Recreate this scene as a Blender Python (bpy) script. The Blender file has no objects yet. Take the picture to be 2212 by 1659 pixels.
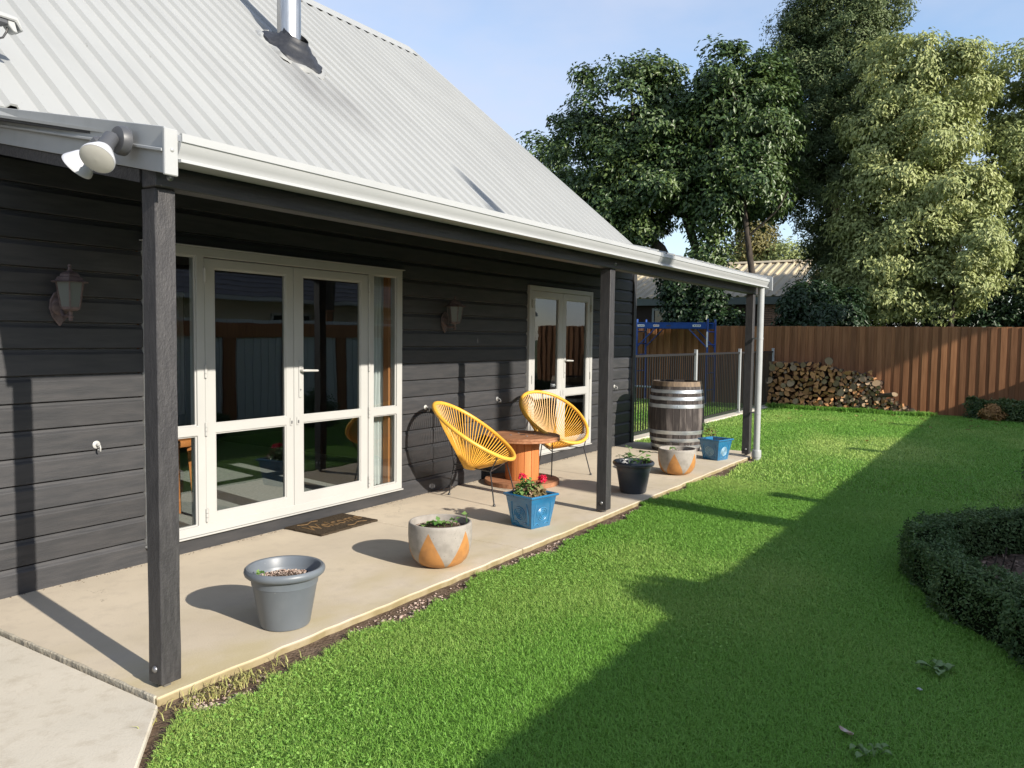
import bpy, bmesh, math, random
import numpy as np
from mathutils import Vector, Matrix

random.seed(7)
rng = np.random.default_rng(7)
D = bpy.data
scene = bpy.context.scene
COL = scene.collection
PI = math.pi

# ------------------------------------------------------------------ camera
cam_d = D.cameras.new('camera')
cam = D.objects.new('camera', cam_d)
COL.objects.link(cam)
yaw, pitch, roll = math.radians(32.996), math.radians(3.395), math.radians(0.697)
fw = Vector((math.cos(yaw)*math.cos(pitch), math.sin(yaw)*math.cos(pitch), -math.sin(pitch)))
rt = Vector((math.sin(yaw), -math.cos(yaw), 0))
up = rt.cross(fw)
rt2 = rt*math.cos(roll) + up*math.sin(roll)
up2 = up*math.cos(roll) - rt*math.sin(roll)
cam.matrix_world = Matrix(((rt2.x, up2.x, -fw.x, 0), (rt2.y, up2.y, -fw.y, 0), (rt2.z, up2.z, -fw.z, 1.5), (0, 0, 0, 1)))
cam_d.sensor_width = 36
cam_d.lens = 1707.06/2212*36
cam_d.clip_start = 0.05
cam_d.clip_end = 2000
scene.camera = cam
CAM = np.array([0, 0, 1.5])
_R, _U, _F = np.array(rt2), np.array(up2), np.array(fw)

# ------------------------------------------------------------------ sky, sun, exposure
SUN = Vector((-0.155, -1.0, 0.472)).normalized()          # towards the sun
el = math.asin(SUN.z)
world = D.worlds.new('World')
scene.world = world
world.use_nodes = True
wn = world.node_tree.nodes
wl = world.node_tree.links
wn.clear()
sky = wn.new('ShaderNodeTexSky')
sky.sky_type = 'NISHITA'
sky.sun_disc = False
sky.sun_elevation = el
sky.sun_rotation = math.atan2(SUN.x, SUN.y)
sky.altitude = 20
sky.air_density = 1.0
sky.dust_density = 0.6
sky.ozone_density = 1.6
tc = wn.new('ShaderNodeTexCoord')
mp = wn.new('ShaderNodeMapping')
mp.inputs['Scale'].default_value = (1.2, 1.2, 3.0)
mp.inputs['Location'].default_value = (0.9, -2.6, 1.7)
cn = wn.new('ShaderNodeTexNoise')
cn.inputs['Scale'].default_value = 1.3
cn.inputs['Detail'].default_value = 7
cn.inputs['Roughness'].default_value = 0.55
cr = wn.new('ShaderNodeMapRange')
cr.inputs['From Min'].default_value = 0.31
cr.inputs['From Max'].default_value = 0.62
cr.inputs['To Min'].default_value = 0.0
cr.inputs['To Max'].default_value = 0.85
mx = wn.new('ShaderNodeMix')
mx.data_type = 'RGBA'
mx.inputs['B'].default_value = (2.75, 3.0, 3.7, 1)          # thin high cloud veil
bg = wn.new('ShaderNodeBackground')
bg.inputs['Strength'].default_value = 0.15
wo = wn.new('ShaderNodeOutputWorld')
wl.new(tc.outputs['Generated'], mp.inputs['Vector'])
wl.new(mp.outputs['Vector'], cn.inputs['Vector'])
wl.new(cn.outputs['Fac'], cr.inputs['Value'])
wl.new(cr.outputs['Result'], mx.inputs['Factor'])
wl.new(sky.outputs['Color'], mx.inputs['A'])
wl.new(mx.outputs['Result'], bg.inputs['Color'])
wl.new(bg.outputs['Background'], wo.inputs['Surface'])

sun_d = D.lights.new('sun', 'SUN')
sun_d.energy = 4.8
sun_d.angle = math.radians(0.53)
sun_d.color = (1.0, 0.925, 0.815)
sun = D.objects.new('sun', sun_d)
COL.objects.link(sun)
sun.rotation_mode = 'QUATERNION'
sun.rotation_quaternion = (-SUN).to_track_quat('-Z', 'Y')
sun.location = (0, -20, 20)

vs = scene.view_settings
vs.view_transform = 'Standard'
vs.look = 'None'
vs.exposure = 0.75
vs.gamma = 1.0
vs.use_curve_mapping = False
scene.cycles.max_bounces = 8
scene.cycles.transparent_max_bounces = 24
scene.cycles.use_denoising = True
scene.cycles.caustics_reflective = False
scene.cycles.caustics_refractive = False
scene.cycles.sample_clamp_indirect = 3.0

# ------------------------------------------------------------------ materials
MATS = {}

def mk(name, col, col2=None, scale=(6, 6, 6), detail=4, ramp=(0.35, 0.68), rough=0.6, metal=0.0, spec=0.5, bump=0.0, bscale=None, bdist=0.01,
       rnd=0.0, coord='Object', tint=None, trans=0.0, speck=None, coat=0.0, bdetail=6):
    m = D.materials.new(name)
    m.use_nodes = True
    nt = m.node_tree
    N, L = nt.nodes, nt.links
    N.clear()
    out = N.new('ShaderNodeOutputMaterial')
    p = N.new('ShaderNodeBsdfPrincipled')
    p.inputs['Roughness'].default_value = rough
    p.inputs['Metallic'].default_value = metal
    p.inputs['Specular IOR Level'].default_value = spec
    p.inputs['Coat Weight'].default_value = coat
    if coord == 'Object':
        t = N.new('ShaderNodeTexCoord').outputs['Object']
    else:
        t = N.new('ShaderNodeNewGeometry').outputs['Position']
    oi = N.new('ShaderNodeObjectInfo')
    off = N.new('ShaderNodeVectorMath')
    off.operation = 'MULTIPLY_ADD'
    L.new(oi.outputs['Random'], off.inputs[0])
    off.inputs[1].default_value = (37.0, 53.0, 71.0) if coord == 'Object' else (0, 0, 0)
    L.new(t, off.inputs[2])
    t = off.outputs[0]

    def noise(sc, det, vec=None):
        mpn = N.new('ShaderNodeMapping')
        mpn.inputs['Scale'].default_value = sc
        L.new(vec or t, mpn.inputs['Vector'])
        nz = N.new('ShaderNodeTexNoise')
        nz.inputs['Scale'].default_value = 1.0
        nz.inputs['Detail'].default_value = det
        L.new(mpn.outputs['Vector'], nz.inputs['Vector'])
        return nz.outputs['Fac']

    def ramp_(v, a, b):
        r = N.new('ShaderNodeMapRange')
        r.inputs['From Min'].default_value = a
        r.inputs['From Max'].default_value = b
        L.new(v, r.inputs['Value'])
        return r.outputs['Result']

    def mix(f, a, b):
        q = N.new('ShaderNodeMix')
        q.data_type = 'RGBA'
        for s, v in (('Factor', f), ('A', a), ('B', b)):
            if isinstance(v, (tuple, list)):
                q.inputs[s].default_value = (*v[:3], 1)
            elif isinstance(v, (int, float)):
                q.inputs[s].default_value = v
            else:
                L.new(v, q.inputs[s])
        return q.outputs['Result']
    c = (*col, 1)
    if col2 is not None:
        c = mix(ramp_(noise(scale, detail), *ramp), col, col2)
    if speck:
        sc_, a_, b_, sp_ = speck
        c = mix(ramp_(noise((sc_, sc_, sc_), 3), a_, b_), c, sp_)
    if tint:
        at = N.new('ShaderNodeAttribute')
        at.attribute_name = 'tint'
        c = mix(at.outputs['Fac'], c, tint)
    if rnd:
        hsv = N.new('ShaderNodeHueSaturation')
        r = N.new('ShaderNodeMapRange')
        r.inputs['To Min'].default_value = 1-rnd
        r.inputs['To Max'].default_value = 1+rnd
        L.new(oi.outputs['Random'], r.inputs['Value'])
        L.new(r.outputs['Result'], hsv.inputs['Value'])
        if isinstance(c, tuple):
            hsv.inputs['Color'].default_value = c
        else:
            L.new(c, hsv.inputs['Color'])
        c = hsv.outputs['Color']
    if isinstance(c, tuple):
        p.inputs['Base Color'].default_value = c
    else:
        L.new(c, p.inputs['Base Color'])
    if bump:
        b = N.new('ShaderNodeBump')
        b.inputs['Strength'].default_value = bump
        b.inputs['Distance'].default_value = bdist
        L.new(noise(bscale or scale, bdetail), b.inputs['Height'])
        L.new(b.outputs['Normal'], p.inputs['Normal'])
    if trans:
        tr = N.new('ShaderNodeBsdfTranslucent')
        if isinstance(c, tuple):
            tr.inputs['Color'].default_value = c
        else:
            L.new(c, tr.inputs['Color'])
        ms = N.new('ShaderNodeMixShader')
        ms.inputs[0].default_value = trans
        L.new(p.outputs[0], ms.inputs[1])
        L.new(tr.outputs[0], ms.inputs[2])
        L.new(ms.outputs[0], out.inputs['Surface'])
    else:
        L.new(p.outputs[0], out.inputs['Surface'])
    m['c'] = 1
    MATS[name] = m
    return m

mk('board_stain', (0.026, 0.027, 0.030), (0.042, 0.041, 0.043), scale=(5.0, 34, 34), detail=6, rough=0.58, spec=0.5, bump=0.30, bscale=(14, 60, 160), bdist=0.004, rnd=0.15, coord='Position')
mk('post_stain', (0.027, 0.026, 0.028), (0.046, 0.044, 0.045), scale=(60, 60, 9), detail=7, rough=0.55, bump=0.5, bscale=(130, 130, 70), bdist=0.005, coord='Position')
mk('beam_stain', (0.026, 0.025, 0.027), (0.055, 0.052, 0.052), scale=(2, 30, 40), detail=6, rough=0.55, bump=0.6, bscale=(30, 70, 110), bdist=0.006, coord='Position')
mk('white_joinery', (0.375, 0.375, 0.362), (0.40, 0.40, 0.385), scale=(3, 3, 3), rough=0.35, spec=0.5)
mk('rubber', (0.013, 0.0145, 0.019), (0.022, 0.024, 0.029), scale=(20, 20, 20), rough=0.55)
mk('gutter_white', (0.345, 0.355, 0.355), (0.29, 0.30, 0.30), scale=(1.5, 8, 8), detail=5, ramp=(0.5, 0.85), rough=0.38, spec=0.5, coord='Position')
mk('galvanised', (0.42, 0.42, 0.42), (0.55, 0.55, 0.54), scale=(60, 60, 6), rough=0.33, metal=0.95, coord='Position')
mk('bolt_steel', (0.25, 0.25, 0.26), rough=0.4, metal=0.8)
mk('dark_steel', (0.03, 0.03, 0.033), rough=0.4, spec=0.5)
mk('lamp_plastic', (0.06, 0.063, 0.07), rough=0.45)
mk('lamp_glass', (0.52, 0.51, 0.47), rough=0.25, coat=0.5)
mk('lamp_bulb_back', (0.50, 0.51, 0.54), rough=0.3)
mk('old_copper', (0.075, 0.052, 0.052), (0.15, 0.11, 0.105), scale=(30, 30, 30), rough=0.6, metal=0.2)
mk('frosted_pane', (0.105, 0.115, 0.108), rough=0.3)
mk('soil', (0.10, 0.068, 0.045), (0.17, 0.125, 0.09), scale=(14, 14, 14), detail=8, rough=0.95, spec=0.1, bump=0.8, bscale=(60, 60, 60), bdist=0.02, coord='Position')
mk('pot_soil', (0.05, 0.033, 0.025), (0.12, 0.085, 0.06), scale=(60, 60, 60), detail=6, rough=0.95, spec=0.1, bump=0.8, bscale=(90, 90, 90), bdist=0.02)
mk('pebble', (0.45, 0.36, 0.30), (0.28, 0.19, 0.15), scale=(25, 25, 25), detail=3, ramp=(0.4, 0.6), rough=0.85, coord='Position')
mk('ground_earth', (0.05, 0.085, 0.03), (0.09, 0.10, 0.045), scale=(0.6, 0.6, 0.6), detail=6, rough=0.95, spec=0.1, coord='Position')
mk('lawn_base', (0.095, 0.19, 0.035), (0.14, 0.21, 0.055), scale=(3, 3, 3), detail=8, rough=0.95, spec=0.05, bump=0.7, bscale=(45, 45, 45), bdist=0.03, coord='Position')
mk('grass_blade', (0.185, 0.385, 0.056), tint=(0.45, 0.575, 0.155), rough=0.5, spec=0.35, trans=0.32)
mk('clover_leaf', (0.18, 0.375, 0.06), tint=(0.30, 0.48, 0.11), rough=0.5, spec=0.35, trans=0.25)
mk('leaf_dark', (0.038, 0.080, 0.025), tint=(0.18, 0.235, 0.062), rough=0.42, spec=0.5, trans=0.20)
mk('leaf_ivy', (0.018, 0.042, 0.015), tint=(0.06, 0.095, 0.03), rough=0.4, spec=0.4, trans=0.15)
mk('leaf_fine', (0.09, 0.135, 0.05), tint=(0.22, 0.25, 0.105), rough=0.55, spec=0.35, trans=0.2)
mk('leaf_pale', (0.25, 0.295, 0.105), tint=(0.50, 0.52, 0.215), rough=0.5, spec=0.4, trans=0.2)
mk('leaf_hedge', (0.055, 0.11, 0.034), tint=(0.17, 0.23, 0.085), rough=0.5, spec=0.28, trans=0.2)
mk('leaf_yellow', (0.13, 0.12, 0.03), tint=(0.24, 0.19, 0.06), rough=0.6, trans=0.2)
mk('leaf_rust', (0.34, 0.18, 0.06), tint=(0.52, 0.30, 0.10), rough=0.6, trans=0.2)
mk('leaf_plant', (0.08, 0.20, 0.04), tint=(0.19, 0.30, 0.09), rough=0.45, trans=0.25)
mk('leaf_geranium', (0.16, 0.17, 0.06), tint=(0.27, 0.16, 0.09), rough=0.6, trans=0.2)
mk('petal_red', (0.62, 0.015, 0.05), tint=(0.75, 0.03, 0.09), rough=0.5, trans=0.2)
mk('dry_leaf', (0.36, 0.27, 0.10), (0.25, 0.15, 0.06), scale=(30, 30, 30), rough=0.7, trans=0.15, rnd=0.3)
mk('pale_leaf', (0.5, 0.46, 0.40), (0.38, 0.25, 0.18), scale=(60, 60, 60), rough=0.7)
mk('bark', (0.035, 0.028, 0.022), (0.075, 0.062, 0.05), scale=(14, 14, 3), detail=6, rough=0.9, spec=0.2, bump=0.8, bscale=(20, 20, 5), bdist=0.04, coord='Position')
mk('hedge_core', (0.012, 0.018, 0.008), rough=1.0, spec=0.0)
mk('mulch', (0.055, 0.036, 0.024), (0.12, 0.08, 0.052), scale=(22, 22, 22), detail=5, rough=0.95, bump=0.8, bscale=(40, 40, 40), bdist=0.03, coord='Position')
mk('mulch_chip', (0.09, 0.06, 0.042), tint=(0.22, 0.155, 0.11), rough=0.9)
mk('fence_brown', (0.205, 0.087, 0.035), (0.30, 0.138, 0.061), scale=(40, 22, 1.6), detail=6, rough=0.75, spec=0.3, bump=0.3, bscale=(80, 80, 8), bdist=0.004, rnd=0.26)
mk('pool_black', (0.022, 0.022, 0.024), rough=0.4)
mk('pool_post', (0.46, 0.47, 0.48), rough=0.4, metal=0.3)
mk('scaffold_blue', (0.010, 0.048, 0.22), (0.015, 0.065, 0.27), scale=(8, 8, 8), rough=0.4)
mk('sticker', (0.7, 0.7, 0.7), rough=0.5)
mk('ink', (0.05, 0.05, 0.06), rough=0.6)
mk('ink_red', (0.45, 0.06, 0.04), rough=0.6)
mk('bench_steel', (0.22, 0.30, 0.38), rough=0.35, metal=0.6)
mk('barrel_wood', (0.055, 0.047, 0.045), (0.20, 0.175, 0.16), scale=(16, 16, 3.2), detail=7, ramp=(0.48, 0.80), rough=0.8, spec=0.25, bump=0.4, bscale=(70, 70, 8), bdist=0.004, rnd=0.25)
mk('barrel_raw', (0.22, 0.16, 0.105), (0.11, 0.08, 0.06), scale=(30, 30, 8), rough=0.8)
mk('hoop_steel', (0.42, 0.45, 0.47), (0.58, 0.60, 0.61), scale=(6, 6, 20), rough=0.36, metal=0.75)
mk('pot_grey', (0.115, 0.132, 0.152), (0.14, 0.158, 0.178), scale=(9, 9, 9), detail=6, ramp=(0.45, 0.8), rough=0.42, speck=(90, 0.74, 0.8, (0.3, 0.3, 0.3)))
mk('pot_dark', (0.030, 0.037, 0.050), (0.04, 0.047, 0.06), scale=(9, 9, 9), rough=0.4)
mk('blue_glaze', (0.013, 0.115, 0.25), (0.022, 0.16, 0.32), scale=(7, 7, 12), detail=5, rough=0.22, spec=0.6, coat=0.4)
mk('blue_relief', (0.04, 0.19, 0.35), rough=0.3, coat=0.3)
mk('blue_relief_pale', (0.30, 0.45, 0.52), rough=0.5)
mk('mosaic_rust', (0.32, 0.17, 0.08), rough=0.6)
mk('yellow_cord', (0.68, 0.36, 0.045), (0.74, 0.41, 0.06), scale=(20, 20, 20), rough=0.4, spec=0.45)
mk('spool_top', (0.25, 0.105, 0.048), (0.36, 0.17, 0.085), scale=(2, 30, 30), detail=6, rough=0.7, rnd=0.18)
mk('spool_drum', (0.46, 0.150, 0.038), (0.54, 0.19, 0.055), scale=(30, 30, 2), detail=5, rough=0.55, rnd=0.12)
mk('hole_shade', (0.02, 0.012, 0.01), rough=0.9)
mk('mat_coir', (0.060, 0.046, 0.032), (0.11, 0.085, 0.06), scale=(90, 90, 90), detail=4, rough=1.0, spec=0.05, bump=1.0, bscale=(220, 220, 220), bdist=0.02)
mk('mat_letter', (0.20, 0.125, 0.06), (0.12, 0.08, 0.045), scale=(60, 60, 60), rough=1.0, spec=0.05)
mk('log_end', (0.50, 0.255, 0.11), (0.32, 0.16, 0.075), scale=(4, 22, 22), detail=5, rough=0.85, spec=0.2, rnd=0.35)
mk('log_end_pale', (0.36, 0.255, 0.155), (0.20, 0.145, 0.095), scale=(4, 25, 25), detail=5, rough=0.85, spec=0.2, rnd=0.3)
mk('log_bark', (0.060, 0.040, 0.028), (0.13, 0.09, 0.065), scale=(8, 25, 25), detail=6, rough=0.95, spec=0.1, bump=0.6, bscale=(20, 60, 60), bdist=0.01, rnd=0.3)
mk('tan_roof', (0.46, 0.38, 0.24), (0.36, 0.31, 0.22), scale=(0.6, 2.5, 2), detail=6, rough=0.6, coord='Position')
mk('brick_clay', (0.36, 0.20, 0.15), (0.45, 0.29, 0.22), scale=(12, 12, 12), rough=0.9, rnd=0.2)
mk('mortar', (0.34, 0.31, 0.28), rough=0.95)
mk('fascia_grey', (0.16, 0.19, 0.20), rough=0.5)
mk('dark_wall', (0.04, 0.025, 0.022), rough=0.8)
mk('window_grey', (0.3, 0.33, 0.36), rough=0.4)
mk('dark_glass', (0.012, 0.014, 0.016), rough=0.03, spec=0.8)
mk('interior_wall', (0.30, 0.29, 0.27), rough=0.9, spec=0.1)
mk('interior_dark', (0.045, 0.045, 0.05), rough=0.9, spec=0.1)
mk('carpet', (0.30, 0.30, 0.29), (0.38, 0.37, 0.355), scale=(40, 40, 40), rough=1.0, spec=0.05, bump=0.5, bscale=(120, 120, 120), bdist=0.01)
mk('timber_reveal', (0.34, 0.13, 0.045), (0.42, 0.18, 0.07), scale=(30, 30, 2), rough=0.5)
mk('stool_wood', (0.52, 0.19, 0.06), rough=0.4)
mk('curtain_cloth', (0.74, 0.75, 0.75), rough=0.9, spec=0.1, trans=0.25)
mk('white_door', (0.7, 0.7, 0.7), rough=0.5)
mk('tile_roof', (0.16, 0.145, 0.145), (0.22, 0.20, 0.195), scale=(3, 3, 3), rough=0.8, coord='Position')
mk('pale_sheet', (0.52, 0.56, 0.55), rough=0.5)
mk('cream_wall', (0.42, 0.36, 0.28), rough=0.85)

# glass: clear double glazing, Fresnel mirror over straight transparency
gm = D.materials.new('window_glass')
gm.use_nodes = True
gN, gL = gm.node_tree.nodes, gm.node_tree.links
gN.clear()
go = gN.new('ShaderNodeOutputMaterial')
ggeo = gN.new('ShaderNodeNewGeometry')
gdot = gN.new('ShaderNodeVectorMath')
gdot.operation = 'DOT_PRODUCT'
gL.new(ggeo.outputs['Normal'], gdot.inputs[0])
gL.new(ggeo.outputs['Incoming'], gdot.inputs[1])


def gmath(op, a, b):
    q = gN.new('ShaderNodeMath')
    q.operation = op
    q.use_clamp = True
    for i_, v_ in enumerate((a, b)):
        if isinstance(v_, (int, float)):
            q.inputs[i_].default_value = v_
        else:
            gL.new(v_, q.inputs[i_])
    return q.outputs[0]


# Schlick reflectance of a double-glazed unit (two panes), counted once at the outer face
gab = gN.new('ShaderNodeMath')
gab.operation = 'ABSOLUTE'
gL.new(gdot.outputs['Value'], gab.inputs[0])
g5 = gmath('POWER', gmath('SUBTRACT', 1.0, gab.outputs[0]), 5.0)
gfr = gmath('ADD', gmath('MULTIPLY', g5, 0.85), 0.115)
gfac = gmath('MULTIPLY', gfr, gmath('SUBTRACT', 1.0, ggeo.outputs['Backfacing']))
gg = gN.new('ShaderNodeBsdfGlossy')
gg.inputs['Roughness'].default_value = 0.0
gg.inputs['Color'].default_value = (0.95, 0.98, 1.0, 1)
gt = gN.new('ShaderNodeBsdfTransparent')
gt.inputs['Color'].default_value = (0.88, 0.91, 0.90, 1)
gms = gN.new('ShaderNodeMixShader')
gL.new(gfac, gms.inputs[0])
gL.new(gt.outputs[0], gms.inputs[1])
gL.new(gg.outputs[0], gms.inputs[2])
gL.new(gms.outputs[0], go.inputs['Surface'])
gnz = gN.new('ShaderNodeTexNoise')
gnz.inputs['Scale'].default_value = 1.6
gbp = gN.new('ShaderNodeBump')
gbp.inputs['Strength'].default_value = 0.05
gbp.inputs['Distance'].default_value = 0.02
gtc = gN.new('ShaderNodeTexCoord')
gL.new(gtc.outputs['Object'], gnz.inputs['Vector'])
gL.new(gnz.outputs['Fac'], gbp.inputs['Height'])
gL.new(gbp.outputs['Normal'], gg.inputs['Normal'])
MATS['window_glass'] = gm


class NB:
    """small node-building helper for the few bigger materials"""
    def __init__(s, name, rough=0.8, spec=0.3, metal=0.0):
        s.m = D.materials.new(name)
        s.m.use_nodes = True
        s.N, s.L = s.m.node_tree.nodes, s.m.node_tree.links
        s.p = s.N['Principled BSDF']
        s.p.inputs['Roughness'].default_value = rough
        s.p.inputs['Specular IOR Level'].default_value = spec
        s.p.inputs['Metallic'].default_value = metal
        s.pos = s.N.new('ShaderNodeNewGeometry').outputs['Position']
        MATS[name] = s.m

    def obj(s):
        return s.N.new('ShaderNodeTexCoord').outputs['Object']

    def noise(s, sc, det=4, vec=None, rough=0.5):
        mpn = s.N.new('ShaderNodeMapping')
        mpn.inputs['Scale'].default_value = sc
        s.L.new(vec or s.pos, mpn.inputs['Vector'])
        n = s.N.new('ShaderNodeTexNoise')
        n.inputs['Scale'].default_value = 1
        n.inputs['Detail'].default_value = det
        n.inputs['Roughness'].default_value = rough
        s.L.new(mpn.outputs[0], n.inputs['Vector'])
        return n.outputs['Fac']

    def mr(s, v, a, b, c=0.0, d=1.0):
        r = s.N.new('ShaderNodeMapRange')
        for k, x in zip(('From Min', 'From Max', 'To Min', 'To Max'), (a, b, c, d)):
            r.inputs[k].default_value = x
        s.L.new(v, r.inputs['Value'])
        return r.outputs['Result']

    def math(s, op, a, b=None, c=None):
        q = s.N.new('ShaderNodeMath')
        q.operation = op
        for i, v in enumerate((a, b, c)):
            if v is None:
                continue
            if isinstance(v, (int, float)):
                q.inputs[i].default_value = v
            else:
                s.L.new(v, q.inputs[i])
        return q.outputs[0]

    def mix(s, f, a, b):
        q = s.N.new('ShaderNodeMix')
        q.data_type = 'RGBA'
        for k, v in (('Factor', f), ('A', a), ('B', b)):
            if isinstance(v, (tuple, list)):
                q.inputs[k].default_value = (*v[:3], 1)
            elif isinstance(v, (int, float)):
                q.inputs[k].default_value = v
            else:
                s.L.new(v, q.inputs[k])
        return q.outputs['Result']

    def sep(s, v):
        q = s.N.new('ShaderNodeSeparateXYZ')
        s.L.new(v, q.inputs[0])
        return q.outputs

    def color(s, c):
        s.L.new(c, s.p.inputs['Base Color'])

    def bump(s, h, st, dist):
        b = s.N.new('ShaderNodeBump')
        b.inputs['Strength'].default_value = st
        b.inputs['Distance'].default_value = dist
        s.L.new(h, b.inputs['Height'])
        s.L.new(b.outputs[0], s.p.inputs['Normal'])


# patio concrete: worn, with lichen-yellow along the lawn edge
n = NB('patio_concrete', 0.85, 0.25)
c = n.mix(n.mr(n.noise((1.3, 1.3, 1.3), 6), 0.35, 0.7), (0.565, 0.49, 0.38), (0.485, 0.42, 0.325))
c = n.mix(n.mr(n.noise((7, 7, 7), 8, rough=0.65), 0.5, 0.8), c, (0.44, 0.38, 0.30))
c = n.mix(n.mr(n.noise((160, 160, 160), 2), 0.66, 0.8), c, (0.30, 0.26, 0.22))
sx = n.sep(n.pos)
edge = n.mr(sx[1], 3.9, 2.95)
lich = n.math('MULTIPLY', edge, n.mr(n.noise((1.7, 2.5, 2), 6), 0.42, 0.62))
lich = n.math('MULTIPLY', lich, n.mr(sx[0], 8.0, 2.0, 0.35, 0.85))
c = n.mix(lich, c, (0.44, 0.37, 0.21))
# hairline cracks
ck = n.math('ABSOLUTE', n.math('SUBTRACT', n.noise((0.8, 0.9, 0.8), 7, rough=0.6), 0.5))
ck = n.math('MULTIPLY', n.math('LESS_THAN', ck, 0.0016), n.mr(n.noise((0.7, 0.7, 0.7), 2), 0.58, 0.64, 0.0, 0.8))
c = n.mix(ck, c, (0.28, 0.235, 0.18))
# soil splash and lichen on the outer edge face
low = n.mr(sx[2], -0.002, -0.012)
c = n.mix(n.math('MULTIPLY', low, n.mr(n.noise((9, 9, 9), 6), 0.3, 0.6, 0.65, 1.0)), c, (0.22, 0.175, 0.09))
n.color(c)
n.bump(n.noise((90, 90, 90), 6), 0.25, 0.004)
n = NB('path_concrete', 0.85, 0.25)
c = n.mix(n.mr(n.noise((1.6, 1.6, 1.6), 6), 0.35, 0.7), (0.58, 0.53, 0.44), (0.50, 0.46, 0.38))
c = n.mix(n.mr(n.noise((9, 9, 9), 8, rough=0.7), 0.5, 0.8), c, (0.40, 0.35, 0.27))
c = n.mix(n.mr(n.noise((180, 180, 180), 2), 0.66, 0.8), c, (0.32, 0.29, 0.25))
n.color(c)
n.bump(n.noise((100, 100, 100), 6), 0.3, 0.004)
n = NB('concrete_lip', 0.9, 0.2)
c = n.mix(n.mr(n.noise((12, 12, 12), 6), 0.4, 0.65), (0.41, 0.375, 0.30), (0.35, 0.315, 0.25))
n.color(c)
n.bump(n.noise((50, 50, 50), 6), 0.8, 0.01)

SOOTX, SOOTY = 5.98, 6.28
# painted roof sheet with flecks of dirt and soot running down from the flue
n = NB('roof_sheet', 0.5, 0.4)
c = n.mix(n.mr(n.noise((2.2, 0.7, 0.7), 6), 0.4, 0.75), (0.300, 0.308, 0.303), (0.270, 0.277, 0.273))
c = n.mix(n.mr(n.noise((40, 14, 14), 3), 0.71, 0.78), c, (0.20, 0.20, 0.19))
sx = n.sep(n.pos)
dx = n.math('DIVIDE', n.math('SUBTRACT', sx[0], n.math('MULTIPLY_ADD', sx[1], 0.0, SOOTX)), 0.62)
dy = n.math('DIVIDE', n.math('SUBTRACT', sx[1], SOOTY), 0.72)
g = n.math('ADD', n.math('MULTIPLY', dx, dx), n.math('MULTIPLY', dy, dy))
g = n.mr(g, 1.0, 0.0, 0.0, 0.62)
soot = n.math('MULTIPLY', g, n.mr(n.noise((4, 1.2, 1.2), 6), 0.3, 0.65, 0.35, 1.0))
c = n.mix(soot, c, (0.14, 0.138, 0.137))
n.color(c)

# concrete bowl with copper triangles painted round it
n = NB('bowl_paint', 0.7, 0.3)
ob = n.obj()
sx = n.sep(ob)
ang = n.math('ARCTAN2', sx[1], sx[0])
tri = n.math('PINGPONG', n.math('MULTIPLY', ang, 5/PI/1.0), 1.0)      # five peaks round the pot
mask = n.math('LESS_THAN', n.math('ADD', n.math('MULTIPLY', tri, 0.25), 0.012), n.math('SUBTRACT', 0.262, sx[2]))
con = n.mix(n.mr(n.noise((18, 18, 18), 6, ob), 0.4, 0.7), (0.31, 0.285, 0.255), (0.24, 0.22, 0.195))
con = n.mix(n.mr(n.noise((120, 120, 120), 2, ob), 0.68, 0.75), con, (0.14, 0.12, 0.11))
cop = n.mix(n.mr(n.noise((25, 25, 25), 5, ob), 0.4, 0.7), (0.42, 0.20, 0.065), (0.34, 0.165, 0.06))
n.color(n.mix(mask, con, cop))
n.L.new(n.math('MULTIPLY_ADD', mask, -0.3, 0.75), n.p.inputs['Roughness'])
n.bump(n.noise((120, 120, 120), 4, ob), 0.15, 0.003)

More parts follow.
